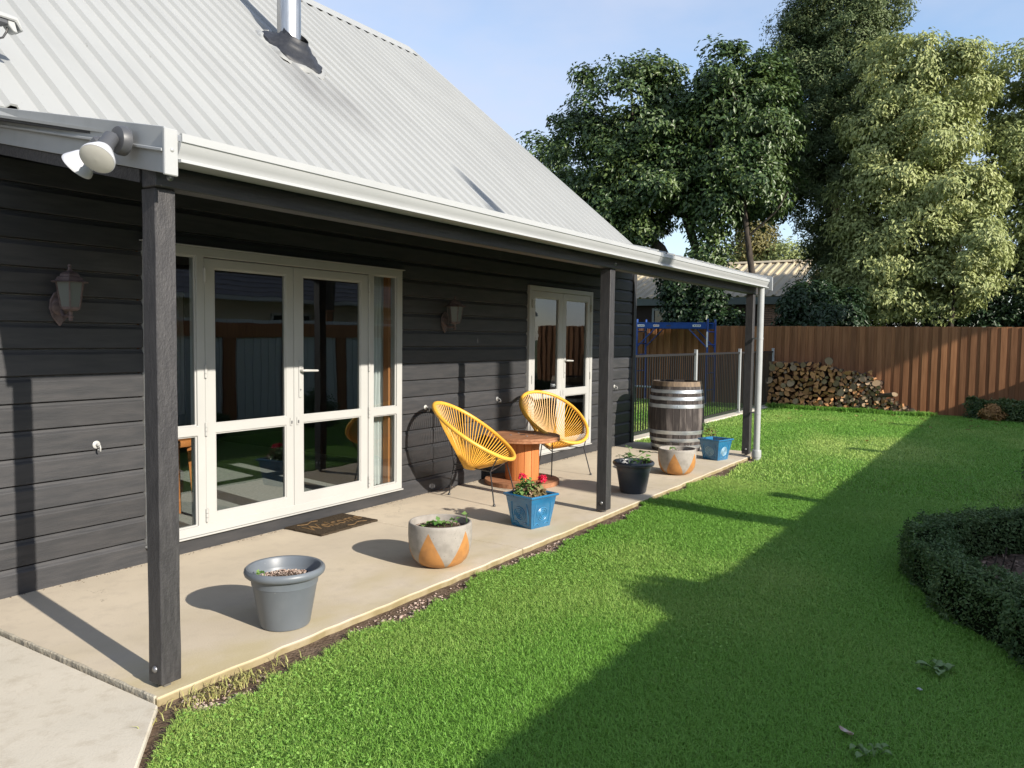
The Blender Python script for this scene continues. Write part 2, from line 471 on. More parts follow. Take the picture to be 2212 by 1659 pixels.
# ------------------------------------------------------------------ mesh helpers
class MB:
    def __init__(s):
        s.v, s.f, s.mi = [], [], []

    def add(s, vs, fs, mi=0):
        o = len(s.v)
        s.v += [tuple(v) for v in vs]
        s.f += [tuple(i+o for i in f) for f in fs]
        s.mi += [mi]*len(fs)
        return s

    def box(s, x0, x1, y0, y1, z0, z1, mi=0):
        return s.add([(x0, y0, z0), (x1, y0, z0), (x1, y1, z0), (x0, y1, z0), (x0, y0, z1), (x1, y0, z1), (x1, y1, z1), (x0, y1, z1)],
                     [(3, 2, 1, 0), (4, 5, 6, 7), (0, 1, 5, 4), (1, 2, 6, 5), (2, 3, 7, 6), (3, 0, 4, 7)], mi)

    def bar(s, a, b, w, h, upv=(0, 0, 1), mi=0):
        a, b = Vector(a), Vector(b)
        d = (b-a).normalized()
        sd = d.cross(Vector(upv))
        if sd.length < 1e-4:
            sd = d.cross(Vector((1, 0, 0)))
        sd.normalize()
        u = sd.cross(d)
        vs = []
        for p in (a, b):
            for i, j in ((-1, -1), (1, -1), (1, 1), (-1, 1)):
                vs.append(p+sd*(w/2*i)+u*(h/2*j))
        return s.add(vs, [(0, 1, 2, 3), (7, 6, 5, 4), (0, 4, 5, 1), (1, 5, 6, 2), (2, 6, 7, 3), (3, 7, 4, 0)], mi)

    def tube(s, pts, r, n=8, closed=False, cap=True, mi=0):
        P = [Vector(p) for p in pts]
        m = len(P)
        rs = r if isinstance(r, (list, tuple)) else [r]*m
        vs = []
        prev = None
        for i in range(m):
            if closed:
                d = P[(i+1) % m]-P[i-1]
            else:
                d = P[min(i+1, m-1)]-P[max(i-1, 0)]
            d.normalize()
            if prev is None:
                a = Vector((0, 0, 1)) if abs(d.z) < 0.9 else Vector((1, 0, 0))
                u = d.cross(a).normalized()
            else:
                u = (prev-d*prev.dot(d)).normalized()
            prev = u
            w = d.cross(u)
            for k in range(n):
                t = 2*PI*k/n
                vs.append(P[i]+(u*math.cos(t)+w*math.sin(t))*rs[i])
        fs = []
        for i in range(m if closed else m-1):
            j = (i+1) % m
            for k in range(n):
                l = (k+1) % n
                fs.append((i*n+k, i*n+l, j*n+l, j*n+k))
        if cap and not closed:
            fs.append(tuple(range(n-1, -1, -1)))
            fs.append(tuple((m-1)*n+k for k in range(n)))
        return s.add(vs, fs, mi)

    def lathe(s, prof, n=32, c=(0, 0, 0), closed=True, mi=0, sx=1, sy=1, phase=0.0):
        vs, fs = [], []
        m = len(prof)
        for r, z in prof:
            for k in range(n):
                t = 2*PI*k/n+phase
                vs.append((c[0]+r*sx*math.cos(t), c[1]+r*sy*math.sin(t), c[2]+z))
        for i in range(m-1):
            for k in range(n):
                l = (k+1) % n
                fs.append((i*n+k, i*n+l, (i+1)*n+l, (i+1)*n+k))
        if closed:
            fs.append(tuple(range(n-1, -1, -1)))
            fs.append(tuple((m-1)*n+k for k in range(n)))
        return s.add(vs, fs, mi)

    def prism(s, poly, axis, a, b, mi=0):
        """poly in the two other axes (in x,y,z order), extruded along axis from a to b"""
        n = len(poly)
        vs = []
        for t in (a, b):
            for p in poly:
                q = list(p)
                q.insert(axis, t)
                vs.append(q)
        fs = [tuple(range(n-1, -1, -1)), tuple(range(n, 2*n))]
        for i in range(n):
            j = (i+1) % n
            fs.append((i, j, n+j, n+i))
        return s.add(vs, fs, mi)

    def grid(s, xs, zs, hole, y0, y1, mi=0):
        """one slab in the xz plane with rectangular holes, a single closed surface"""
        nx, nz = len(xs), len(zs)
        o = len(s.v)
        for y in (y0, y1):
            for z in zs:
                for x in xs:
                    s.v.append((x, y, z))
        I = lambda i, j, k: o+k*nx*nz+j*nx+i
        fs = []
        full = lambda i, j: 0 <= i < nx-1 and 0 <= j < nz-1 and not hole(i, j)
        for i in range(nx-1):
            for j in range(nz-1):
                if not full(i, j):
                    continue
                fs.append((I(i, j, 0), I(i+1, j, 0), I(i+1, j+1, 0), I(i, j+1, 0)))
                fs.append((I(i, j+1, 1), I(i+1, j+1, 1), I(i+1, j, 1), I(i, j, 1)))
                if not full(i-1, j):
                    fs.append((I(i, j, 0), I(i, j+1, 0), I(i, j+1, 1), I(i, j, 1)))
                if not full(i+1, j):
                    fs.append((I(i+1, j, 1), I(i+1, j+1, 1), I(i+1, j+1, 0), I(i+1, j, 0)))
                if not full(i, j-1):
                    fs.append((I(i, j, 1), I(i+1, j, 1), I(i+1, j, 0), I(i, j, 0)))
                if not full(i, j+1):
                    fs.append((I(i, j+1, 0), I(i+1, j+1, 0), I(i+1, j+1, 1), I(i, j+1, 1)))
        s.f += fs
        s.mi += [mi]*len(fs)
        return s

    def mesh(s, name, mats, bevel=0.0, smooth=False, seg=1, fix=True):
        me = D.meshes.new(name)
        me.from_pydata(s.v, [], s.f)
        if isinstance(mats, str):
            mats = [mats]
        for m in mats:
            me.materials.append(MATS[m])
        if len(mats) > 1:
            me.polygons.foreach_set('material_index', s.mi)
        if bevel or fix:
            bm = bmesh.new()
            bm.from_mesh(me)
            if fix:
                bmesh.ops.remove_doubles(bm, verts=bm.verts, dist=1e-6)
                bmesh.ops.recalc_face_normals(bm, faces=bm.faces)
            if bevel:
                es = [e for e in bm.edges if len(e.link_faces) == 2 and e.calc_face_angle(0) > 0.5]
                bmesh.ops.bevel(bm, geom=es, offset=bevel, segments=seg, affect='EDGES', profile=0.6, clamp_overlap=True)
            bm.to_mesh(me)
            bm.free()
        if smooth:
            me.polygons.foreach_set('use_smooth', [True]*len(me.polygons))
            me.set_sharp_from_angle(angle=math.radians(smooth if smooth is not True else 40))
        me.update()
        return me

    def build(s, name, mats, parent=None, bevel=0.0, smooth=False, loc=None, seg=1, fix=True):
        return link(name, s.mesh(name, mats, bevel, smooth, seg, fix), parent, loc)


def link(name, me, parent=None, loc=None, rot=None):
    o = D.objects.new(name, me)
    COL.objects.link(o)
    if parent:
        o.parent = parent
    if loc is not None:
        o.location = loc
    if rot is not None:
        o.rotation_euler = rot
    return o


def tag(o, label, cat, group=None):
    o['label'] = label
    o['category'] = cat
    if group:
        o['group'] = group
    return o


def thing(name, label, cat, loc=(0, 0, 0), rz=0, group=None):
    o = D.objects.new(name, None)
    o.empty_display_size = 0.1
    COL.objects.link(o)
    o.location = loc
    o.rotation_euler = (0, 0, rz)
    return tag(o, label, cat, group)


def dup(root, loc, rz=None, label=None):
    r = root.copy()
    COL.objects.link(r)
    r.location = loc
    if rz is not None:
        r.rotation_euler = (0, 0, rz)
    if label:
        r['label'] = label
    for ch in list(root.children):
        c_ = ch.copy()
        COL.objects.link(c_)
        c_.parent = r
        for g_ in ch.children:
            d_ = g_.copy()
            COL.objects.link(d_)
            d_.parent = c_
    return r


def struct(o):
    o['kind'] = 'structure'
    return o


def stuff(o):
    o['kind'] = 'stuff'
    return o


def np_mesh(name, verts, faces, mat, tint=None, smooth=False):
    """verts (n,3), faces (m,k) arrays, fast"""
    me = D.meshes.new(name)
    k = faces.shape[1]
    me.vertices.add(len(verts))
    me.vertices.foreach_set('co', np.ascontiguousarray(verts, dtype=np.float32).ravel())
    me.loops.add(faces.size)
    me.loops.foreach_set('vertex_index', np.ascontiguousarray(faces, dtype=np.int32).ravel())
    me.polygons.add(len(faces))
    me.polygons.foreach_set('loop_start', np.arange(0, faces.size, k, dtype=np.int32))
    me.polygons.foreach_set('loop_total', np.full(len(faces), k, dtype=np.int32))
    if smooth:
        me.polygons.foreach_set('use_smooth', np.ones(len(faces), dtype=bool))
    me.materials.append(MATS[mat])
    if tint is not None:
        a = me.attributes.new('tint', 'FLOAT', 'POINT')
        a.data.foreach_set('value', np.ascontiguousarray(tint, dtype=np.float32))
    me.update(calc_edges=True)
    return me


def unit(a):
    return a/np.maximum(np.linalg.norm(a, axis=-1, keepdims=True), 1e-9)


def leaf_geo(P, Nn, A, ln, wd, tint, fold=0.25):
    """diamond leaves: base P, normal Nn, axis A, folded along the midrib"""
    n = len(P)
    A = unit(A-Nn*(A*Nn).sum(1, keepdims=True))
    S = np.cross(Nn, A)
    ln = np.broadcast_to(ln, n)[:, None]
    wd = np.broadcast_to(wd, n)[:, None]
    v = np.empty((n, 4, 3))
    v[:, 0] = P
    v[:, 1] = P+A*ln*0.45+S*wd*0.5+Nn*wd*fold
    v[:, 2] = P+A*ln-Nn*ln*0.12
    v[:, 3] = P+A*ln*0.45-S*wd*0.5+Nn*wd*fold
    b = (np.arange(n)*4)[:, None]
    f = np.concatenate([b+np.array([[0, 3, 2]]), b+np.array([[0, 2, 1]])], 0)
    return v.reshape(-1, 3), f, np.repeat(tint, 4)


def smooth_noise(P, sc, seed=0):
    """cheap value noise in 0..1 for numpy points"""
    r = np.random.default_rng(seed)
    out = np.zeros(len(P))
    for k in range(6):
        d = r.normal(size=P.shape[1])
        d /= np.linalg.norm(d)
        out += np.sin((P@d)*sc*(0.7+0.6*r.random())+r.random()*6.28)
    return np.clip(0.5+out/6.5, 0, 1)


def proj(P):
    v = P-CAM
    z = v@_F
    return 0.5+(v@_R)/z*(1707.06/2212), 0.5-(v@_U)/z*(1707.06/1659), z

# ------------------------------------------------------------------ setting: ground, lawn, patio, path
g = MB().add([(-400, -400, -0.12), (400, -400, -0.12), (400, 400, -0.12), (-400, 400, -0.12)], [(0, 1, 2, 3)])
struct(g.build('ground', 'ground_earth', fix=False))


def lawn_edge(x):                                             # ragged lawn edge beside the patio
    return 2.775+0.035*np.sin(x*1.9)+0.04*np.sin(x*4.7+1)+0.025*np.sin(x*11.3)+0.075*np.clip((x-4.2)/2, 0, 1)


# soil strip under everything near the slab, a sheet a little below the lawn
so = MB().add([(-6, -14, -0.038), (18.95, -14, -0.038), (18.95, 14, -0.038), (-6, 14, -0.038)], [(0, 1, 2, 3)])
struct(so.build('soil', 'soil', fix=False))
xs = np.concatenate([np.linspace(0.2, 1.85, 18), np.linspace(1.9, 10.6, 180)])
ed = np.where(xs < 1.9, np.interp(xs, [0.2, 0.9, 1.5, 1.86], [1.02, 1.72, 2.42, 2.74]), lawn_edge(xs))
lv = [(x, -13.9, -0.028) for x in xs]+[(x, y, -0.028) for x, y in zip(xs, ed)]
m = len(xs)
lf = [(i, i+1, m+i+1, m+i) for i in range(m-1)]
lm = MB().add(lv, lf)
lm.add([(10.6, -13.9, -0.0285), (18.9, -13.9, -0.0285), (18.9, 4.82, -0.0285), (10.6, 4.82, -0.0285)], [(0, 1, 2, 3)])
lm.add([(10.6, 5.05, -0.0285), (18.9, 5.05, -0.0285), (18.9, 13.5, -0.0285), (10.6, 13.5, -0.0285)], [(0, 1, 2, 3)])
struct(lm.build('lawn', 'lawn_base', fix=False))

patio = D.objects.new('patio', None)
COL.objects.link(patio)
struct(patio)
random.seed(3)
slabs = ((1.87, 4.69), (4.70, 7.40), (7.41, 10.62))
for x0, x1 in slabs:
    nseg = 30
    pts = []
    for i in range(nseg+1):                                   # slightly chipped outer edge
        x = x0+(x1-x0)*i/nseg
        pts.append((x, 2.935+random.uniform(-0.006, 0.006)))
    pts += [(x1, 4.86), (x0, 4.86)]
    b = MB().prism(pts, 2, -0.11, 0.0)
    b.build('slab', 'patio_concrete', patio, bevel=0.006)
lip = MB()
ly = np.linspace(2.95, 4.74, 40)
poly = [(1.864+random.uniform(-0.003, 0.003), y) for y in ly]+[(1.877+random.uniform(-0.003, 0.005), y) for y in ly[::-1]]
lip.prism(poly, 2, -0.06, 0.004)
lip.build('joint_ridge', 'concrete_lip', patio, bevel=0.004)
pb = MB().prism([(-3, 4.86), (-3, 1.2), (0.42, 1.2), (1.50, 2.50), (1.78, 2.82), (1.853, 2.905), (1.853, 4.86)], 2, -0.1, -0.012)
struct(pb.build('path', 'path_concrete', bevel=0.006))
kb = MB().box(10.66, 18.85, 4.83, 5.05, -0.1, 0.0)
struct(kb.build('kerb_strip', 'path_concrete', bevel=0.006))

# ------------------------------------------------------------------ house
house = thing('house', 'black stained weatherboard house with steep pale metal roof and veranda', 'house')
WY = 4.75                                                     # outside face of the boards
BP = 0.1552                                                   # board pitch
D1 = (2.968, 5.446, 0.112, 2.082)                             # big french door opening
D2 = (7.620, 9.176, 0.131, 2.092)
random.seed(11)


def board(x0, x1, z0, z1, top):
    """rusticated board: flat face, hollowed top edge, thin shadow gap under it"""
    h = z1-z0
    pr = [(WY+0.035, z0), (WY+0.012, z0), (WY+0.001, z0+0.005)]
    if top:
        pr += [(WY, z1-0.030), (WY+0.003, z1-0.024), (WY+0.010, z1-0.014), (WY+0.014, z1), (WY+0.035, z1)]
    else:
        pr += [(WY, z1), (WY+0.035, z1)]
    mb_ = MB().prism(pr, 0, x0, x1)
    o = mb_.build('weatherboard', 'board_stain', house)
    return o


for i in range(17):
    z0, z1 = i*BP+0.003, (i+1)*BP-0.003
    if i == 0:
        z0 = -0.01
    segs = [(-1.0, 10.46)]
    for (a, b, lo, hi) in (D1, D2):
        new = []
        for s0, s1 in segs:
            if z0 < hi and z1 > lo and s0 < a < s1:
                cut0, cut1 = a-0.004, b+0.004
                new += [(s0, cut0), (cut1, s1)]
                if z0 < lo-0.02:
                    board(cut0, cut1, z0, min(z1, lo-0.004), False)
                elif z1 > hi+0.02:
                    board(cut0, cut1, hi+0.004, z1, True)
            else:
                new.append((s0, s1))
        segs = new
    for s0, s1 in segs:
        if s1-s0 > 0.05:
            # butt joints here and there on the long runs
            if s1-s0 > 8:
                c_ = random.choice((3.9, 6.3, 7.1))
                board(s0, c_-0.001, z0, z1, True)
                board(c_+0.001, s1, z0, z1, True)
            else:
                board(s0, s1, z0, z1, True)
cb = MB().box(10.464, 10.555, WY-0.022, WY+0.06, -0.01, 2.66)
cb.build('corner_board', 'board_stain', house, bevel=0.003)
lin = MB().grid([-1.0, D1[0]-0.02, D1[1]+0.02, D2[0]+0.01, D2[1]-0.01, 10.5], [-0.02, D1[2]+0.01, D1[3]-0.01, 2.72], lambda i, j: i in (1, 3) and j == 1, 4.79, 4.845)
lin.build('wall_lining', 'interior_wall', house)
ew = MB().prism([(4.80, -0.02), (13.3, -0.02), (13.3, 2.7), (9.07, 6.28), (4.80, 2.70)], 0, 10.50, 10.55)
ew.build('gable_wall', 'board_stain', house)
ew = MB().prism([(4.80, -0.02), (13.3, -0.02), (13.3, 2.7), (9.07, 6.28), (4.80, 2.70)], 0, -1.04, -1.0)
ew.build('gable_wall', 'board_stain', house)
bw = MB().box(-1.0, 10.5, 13.25, 13.35, -0.02, 2.7)
bw.build('back_wall', 'interior_wall', house)
fl = MB().box(-1.0, 10.5, 4.846, 13.25, -0.02, 0.085)
fl.build('carpet_floor', 'carpet', house)
ce = MB().box(-1.0, 10.5, 4.846, 13.25, 2.42, 2.46)
ce.build('room_ceiling', 'interior_wall', house)
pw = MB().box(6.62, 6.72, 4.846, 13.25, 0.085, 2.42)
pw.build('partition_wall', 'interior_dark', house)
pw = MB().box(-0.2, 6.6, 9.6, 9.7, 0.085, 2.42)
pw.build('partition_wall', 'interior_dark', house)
idr = MB().box(5.95, 6.55, 9.55, 9.598, 0.40, 2.05)
idoor = idr.build('interior_door', 'white_door', house, bevel=0.004)
MB().bar((6.10, 9.50, 1.12), (6.24, 9.50, 1.12), 0.02, 0.02).build('door_lever', 'dark_steel', idoor, bevel=0.004)
for x in np.linspace(6.0, 6.5, 9):
    MB().box(x-0.012, x+0.012, 9.53, 9.549, 0.45, 2.0).build('panel_rib', 'white_door', idoor)
tr_ = MB().box(5.352, 5.466, 4.802, 4.868, 0.09, 2.1)
tr_.build('timber_reveal', 'timber_reveal', house, bevel=0.003)
tr_ = MB().box(2.952, 2.980, 4.802, 4.870, 0.09, 2.1)
tr_.build('timber_reveal', 'timber_reveal', house, bevel=0.003)


def pane(fr, x0, x1, z0, z1, y):
    MB().box(x0, x1, y, y+0.012, z0, z1).build('glass_pane', 'window_glass', fr, fix=False)
    gk = MB().grid([x0, x0+0.006, x1-0.006, x1], [z0, z0+0.006, z1-0.006, z1], lambda i, j: i == 1 and j == 1, y-0.006, y-0.001)
    gk.build('glazing_gasket', 'rubber', fr)


def leaf(fr, x0, x1, z0, z1, gx0, gx1, gz, y0, y1):
    """door leaf with an upper and a lower light"""
    zs = [z0, gz[0], gz[1], gz[2], gz[3], z1]
    MB().grid([x0, gx0, gx1, x1], zs, lambda i, j: i == 1 and j in (1, 3), y0, y1).build('door_leaf', 'white_joinery', fr, bevel=0.004)
    for j in (0, 2):
        pane(fr, gx0-0.004, gx1+0.004, gz[j]-0.004, gz[j+1]+0.004, y0+0.022)
        # slim beading round each light
        MB().grid([gx0-0.003, gx0+0.009, gx1-0.009, gx1+0.003], [gz[j]-0.003, gz[j]+0.009, gz[j+1]-0.009, gz[j+1]+0.003], lambda i, k: i == 1 and k == 1, y0+0.008, y0+0.020).build('glazing_bead', 'white_joinery', fr, bevel=0.002)


def hinge(fr, x, z, y):
    for k in (-1, 0, 1):
        MB().lathe([(0.0105, -0.014), (0.0105, 0.014)], 12, (x, y-0.006, z+k*0.031)).build('hinge', 'white_joinery', fr, smooth=30)


def handle(fr, x, z, y, dirx, ln):
    MB().box(x-0.014, x+0.014, y-0.008, y, z-0.21, z+0.075).build('handle_plate', 'white_joinery', fr, bevel=0.003)
    MB().tube([(x, y-0.004, z), (x, y-0.04, z), (x+dirx*0.02, y-0.047, z), (x+dirx*ln, y-0.045, z-0.004)], [0.010, 0.010, 0.0105, 0.0085], 10).build('door_handle', 'white_joinery', fr, smooth=50)
    MB().lathe([(0.0065, -0.001), (0.0065, 0.001)], 10, (0, 0, 0)).build('keyhole', 'bolt_steel', fr, loc=(x, y-0.0105, z-0.15)).rotation_euler = (PI/2, 0, 0)


YF = WY-0.030
# big unit: outer frame with two sidelights
x0, x1, z0, z1 = D1
xs_ = [x0, x0+0.062, 3.337, 3.398, 5.011, 5.076, 5.374, x1]
zs_ = [z0, z0+0.062, 0.800, 0.866, 2.020, z1]
f1 = MB().grid(xs_, zs_, lambda i, j: (i in (1, 5) and j in (1, 3)) or (i == 3 and j in (1, 2, 3)), YF, WY+0.05).build('french_door', 'white_joinery', house, bevel=0.003)
for gx0, gx1 in ((x0+0.062, 3.337), (5.076, 5.374)):
    pane(f1, gx0-0.004, gx1+0.004, 0.170, 0.804, YF+0.03)
    pane(f1, gx0-0.004, gx1+0.004, 0.862, 2.024, YF+0.03)
    for a, b in ((0.174, 0.800), (0.866, 2.020)):
        MB().grid([gx0-0.002, gx0+0.010, gx1-0.010, gx1+0.002], [a-0.002, a+0.010, b-0.010, b+0.002], lambda i, k: i == 1 and k == 1, YF+0.014, YF+0.027).build('glazing_bead', 'white_joinery', f1, bevel=0.002)
leaf(f1, 3.401, 4.187, 0.128, 2.014, 3.483, 4.112, (0.243, 0.806, 0.870, 1.948), YF+0.004, YF+0.048)
leaf(f1, 4.190, 5.008, 0.128, 2.014, 4.284, 4.922, (0.250, 0.812, 0.868, 1.948), YF+0.004, YF+0.048)
for z in (1.90, 1.24, 0.84, 0.24):
    hinge(f1, 3.399, z, YF)
    hinge(f1, 5.011, z, YF)
handle(f1, 4.246, 1.222, YF+0.004, 1, 0.145)
for x in (4.155, 4.222):
    MB().box(x-0.011, x+0.011, YF-0.004, YF+0.004, 0.800, 0.860).build('bolt_plate', 'white_joinery', f1, bevel=0.002)
    MB().box(x-0.004, x+0.004, YF-0.012, YF-0.004, 0.815, 0.838).build('bolt_knob', 'bolt_steel', f1, bevel=0.001)
MB().box(x0-0.01, x1+0.01, YF-0.012, WY+0.02, z0-0.012, z0-0.001).build('door_sill', 'white_joinery', f1, bevel=0.002)
MB().box(x0-0.02, x1+0.02, YF-0.016, WY+0.02, z1+0.001, z1+0.009).build('head_flashing', 'gutter_white', f1, bevel=0.002)
# small unit
x0, x1, z0, z1 = D2
f2 = MB().grid([x0, x0+0.058, x1-0.058, x1], [z0, z0+0.05, z1-0.055, z1], lambda i, j: i == 1 and j == 1, YF, WY+0.05).build('french_door', 'white_joinery', house, bevel=0.003)
leaf(f2, x0+0.062, 8.390, z0+0.052, z1-0.058, 7.752, 8.296, (0.262, 0.790, 0.872, 1.958), YF+0.004, YF+0.048)
leaf(f2, 8.393, x1-0.062, z0+0.052, z1-0.058, 8.482, 9.034, (0.262, 0.790, 0.872, 1.958), YF+0.004, YF+0.048)
for z in (1.88, 1.02, 0.40):
    hinge(f2, x0+0.060, z, YF)
    hinge(f2, x1-0.060, z, YF)
handle(f2, 8.442, 1.222, YF+0.004, 1, 0.14)
for x in (8.36, 8.425):
    MB().box(x-0.011, x+0.011, YF-0.004, YF+0.004, 0.80, 0.86).build('bolt_plate', 'white_joinery', f2, bevel=0.002)
MB().box(x0-0.01, x1+0.01, YF-0.012, WY+0.02, z0-0.012, z0-0.001).build('door_sill', 'white_joinery', f2, bevel=0.002)

# --- roof sheets with trapezoidal ribs
RT = 0.8477


def ribbed(x0, x1, p0, p1, pitch=0.195, h=0.028, th=0.012, base=0.075, top=0.032, yl=14):
    """ribbed sheet between eave point p0=(y,z) and top point p1; ribs along the slope"""
    d = Vector((0, p1[0]-p0[0], p1[1]-p0[1])).normalized()
    nn = Vector((0, -d.z, d.y))
    if nn.z < 0:
        nn = -nn
    prof = []
    x = x0
    while x < x1-0.02:
        a = x+pitch*0.5
        for px_, ph in ((x, 0), (a-base/2, 0), (a-top/2, h), (a+top/2, h), (a+base/2, 0)):
            if px_ < x1:
                prof.append((px_, ph))
        x += pitch
    prof.append((x1, 0))
    P0, P1 = Vector((0, *p0)), Vector((0, *p1))
    vs, fs = [], []
    k = len(prof)
    for lay in (0, -th):
        for P in (P0, P1):
            for px_, ph in prof:
                q = P+nn*(ph+lay)
                vs.append((px_, q.y, q.z))
    for i in range(k-1):
        fs.append((i, i+1, k+i+1, k+i))
        fs.append((2*k+i, 3*k+i, 3*k+i+1, 2*k+i+1))
        fs.append((i, 2*k+i, 2*k+i+1, i+1))
        fs.append((k+i, k+i+1, 3*k+i+1, 3*k+i))
    fs.append((0, k, 3*k, 2*k))
    fs.append((k-1, 3*k-1, 4*k-1, 2*k-1))
    return MB().add(vs, fs)


rz = lambda y: 2.832+RT*(y-4.867)
RX1 = 10.65
roof = ribbed(-1.2, RX1, (4.74, rz(4.74)), (9.04, rz(9.04))).build('roof', 'roof_sheet', house)
ribbed(-1.2, RX1, (13.5, rz(4.64)), (9.08, rz(9.04))).build('roof_back', 'roof_sheet', house)
VS = 0.21
vz = lambda y: 2.272+VS*(y-2.80)
ribbed(1.89, 6.38, (2.80, vz(2.80)-0.026), (4.80, vz(4.80)-0.026)).build('veranda_roof', 'roof_sheet', house)
ribbed(6.385, 10.34, (2.80, vz(2.80)-0.004), (4.80, vz(4.80)-0.004)).build('veranda_roof', 'roof_sheet', house)
sf = MB().add([(1.90, 3.06, vz(3.06)-0.05), (10.3, 3.06, vz(3.06)-0.05), (10.3, 4.74, vz(4.74)-0.05), (1.90, 4.74, vz(4.74)-0.05),
               (1.90, 3.06, vz(3.06)-0.03), (10.3, 3.06, vz(3.06)-0.03), (10.3, 4.74, vz(4.74)-0.03), (1.90, 4.74, vz(4.74)-0.03)],
              [(3, 2, 1, 0), (4, 5, 6, 7), (0, 1, 5, 4), (1, 2, 6, 5), (2, 3, 7, 6), (3, 0, 4, 7)])
sf.build('veranda_soffit', 'board_stain', house)
# notched ridge cap
rc = MB()
ry, rzz = 9.06, rz(9.06)+0.05
xs = np.arange(-1.2, RX1, 0.195/2)
bot = []
for i, x in enumerate(xs):
    dn = 0.185 if i % 2 == 0 else 0.215
    bot.append((x, ry-dn, rz(ry-dn)+(0.034 if i % 2 else 0.030)))
vs = [(x, ry, rzz) for x in xs]+bot+[(x, ry+0.2, rz(ry-0.2)+0.03) for x in xs]
k = len(xs)
rc.add(vs, [(i, i+1, k+i+1, k+i) for i in range(k-1)]+[(2*k+i, 2*k+i+1, i+1, i) for i in range(k-1)])
rc.build('ridge_cap', 'roof_sheet', roof, fix=False)
# rake flashing on the far gable edge
rf = MB().prism([(4.74, rz(4.74)-0.10), (4.74, rz(4.74)+0.035), (9.06, rz(9.06)+0.035), (9.06, rz(9.06)-0.10)], 0, RX1+0.002, RX1+0.045)
rf.build('rake_flashing', 'roof_sheet', roof, bevel=0.004)

# --- flue
fy, fx = 6.97, 6.13
flue = MB().lathe([(0.128, -0.35), (0.128, 1.95)], 40, (fx, fy, rz(fy))).build('chimney_flue', 'galvanised', house, smooth=60)
MB().lathe([(0.1305, 0), (0.1305, 0.03)], 40, (fx, fy, rz(fy)+1.1)).build('flue_seam', 'galvanised', flue, smooth=60)
MB().lathe([(0.17, 0), (0.19, 0.02), (0.19, 0.16), (0.10, 0.22)], 32, (fx, fy, rz(fy)+2.0)).build('flue_cowl', 'galvanised', flue, smooth=40)
bt = MB()
nn = Vector((0, -RT, 1)).normalized()
dd = Vector((0, 1, RT)).normalized()
rings = []
nb = 48
for j, (ru, rv, hh, cy_) in enumerate(((0.335, 0.40, 0.018, -0.05), (0.33, 0.385, 0.045, -0.05), (0.285, 0.335, 0.055, -0.05), (0.26, 0.31, 0.075, -0.045), (0.245, 0.28, 0.075, -0.04), (0.225, 0.255, 0.10, -0.04),
                                       (0.21, 0.225, 0.10, -0.028), (0.19, 0.20, 0.125, -0.03), (0.165, 0.18, 0.155, -0.01), (0.15, 0.165, 0.158, 0.0), (0.137, 0.16, 0.20, 0.02))):
    for k in range(nb):
        t = 2*PI*k/nb
        w = 1+(0.05*math.sin(5*t+1)+0.04*math.sin(9*t)) * (1 if j < 3 else 0.3)
        q = Vector((fx, fy, rz(fy)))+Vector((1, 0, 0))*(ru*w*math.cos(t))+dd*(rv*w*math.sin(t)+cy_)+nn*(hh + (0.012*math.sin(7*t) if j < 2 else 0))
        rings.append(q)
fs = []
for j in range(10):
    for k in range(nb):
        l = (k+1) % nb
        fs.append((j*nb+k, j*nb+l, (j+1)*nb+l, (j+1)*nb+k))
bt.add(rings, fs)
bt.build('flue_boot', 'rubber', flue, smooth=60, fix=False)
sk = MB()
vs, fs = [], []
for j, (ru, rv, hh) in enumerate(((0.385, 0.455, 0.004), (0.365, 0.43, 0.036), (0.325, 0.385, 0.036))):
    for k in range(nb):
        t = 2*PI*k/nb
        w = 1+0.05*math.sin(5*t+1)+0.04*math.sin(9*t)+(0.03*math.sin(17*t) if j == 0 else 0)
        vs.append(Vector((fx, fy, rz(fy)))+Vector((1, 0, 0))*(ru*w*math.cos(t))+dd*(rv*w*math.sin(t)-0.05)+nn*(hh+0.014*math.sin(7*t+j)))
for j in range(2):
    for k in range(nb):
        l = (k+1) % nb
        fs.append((j*nb+k, j*nb+l, (j+1)*nb+l, (j+1)*nb+k))
sk.add(vs, fs)
sk.build('flashing_skirt', 'roof_sheet', flue, smooth=60, fix=False)

# --- gutter (quad profile), beam, posts, barge, downpipe
gp = [(2.925, 2.17), (2.925, 2.268), (2.921, 2.268), (2.921, 2.174), (2.812, 2.172), (2.803, 2.180), (2.800, 2.212), (2.806, 2.232), (2.797, 2.240), (2.780, 2.241), (2.780, 2.268), (2.788, 2.268), (2.788, 2.272),
      (2.772, 2.272), (2.771, 2.240), (2.779, 2.236), (2.781, 2.228), (2.785, 2.216), (2.792, 2.203), (2.799, 2.192), (2.803, 2.180), (2.800, 2.177), (2.781, 2.174), (2.779, 2.163), (2.814, 2.163)]


def gutter(a, b):
    return MB().prism(gp, 0, a, b)


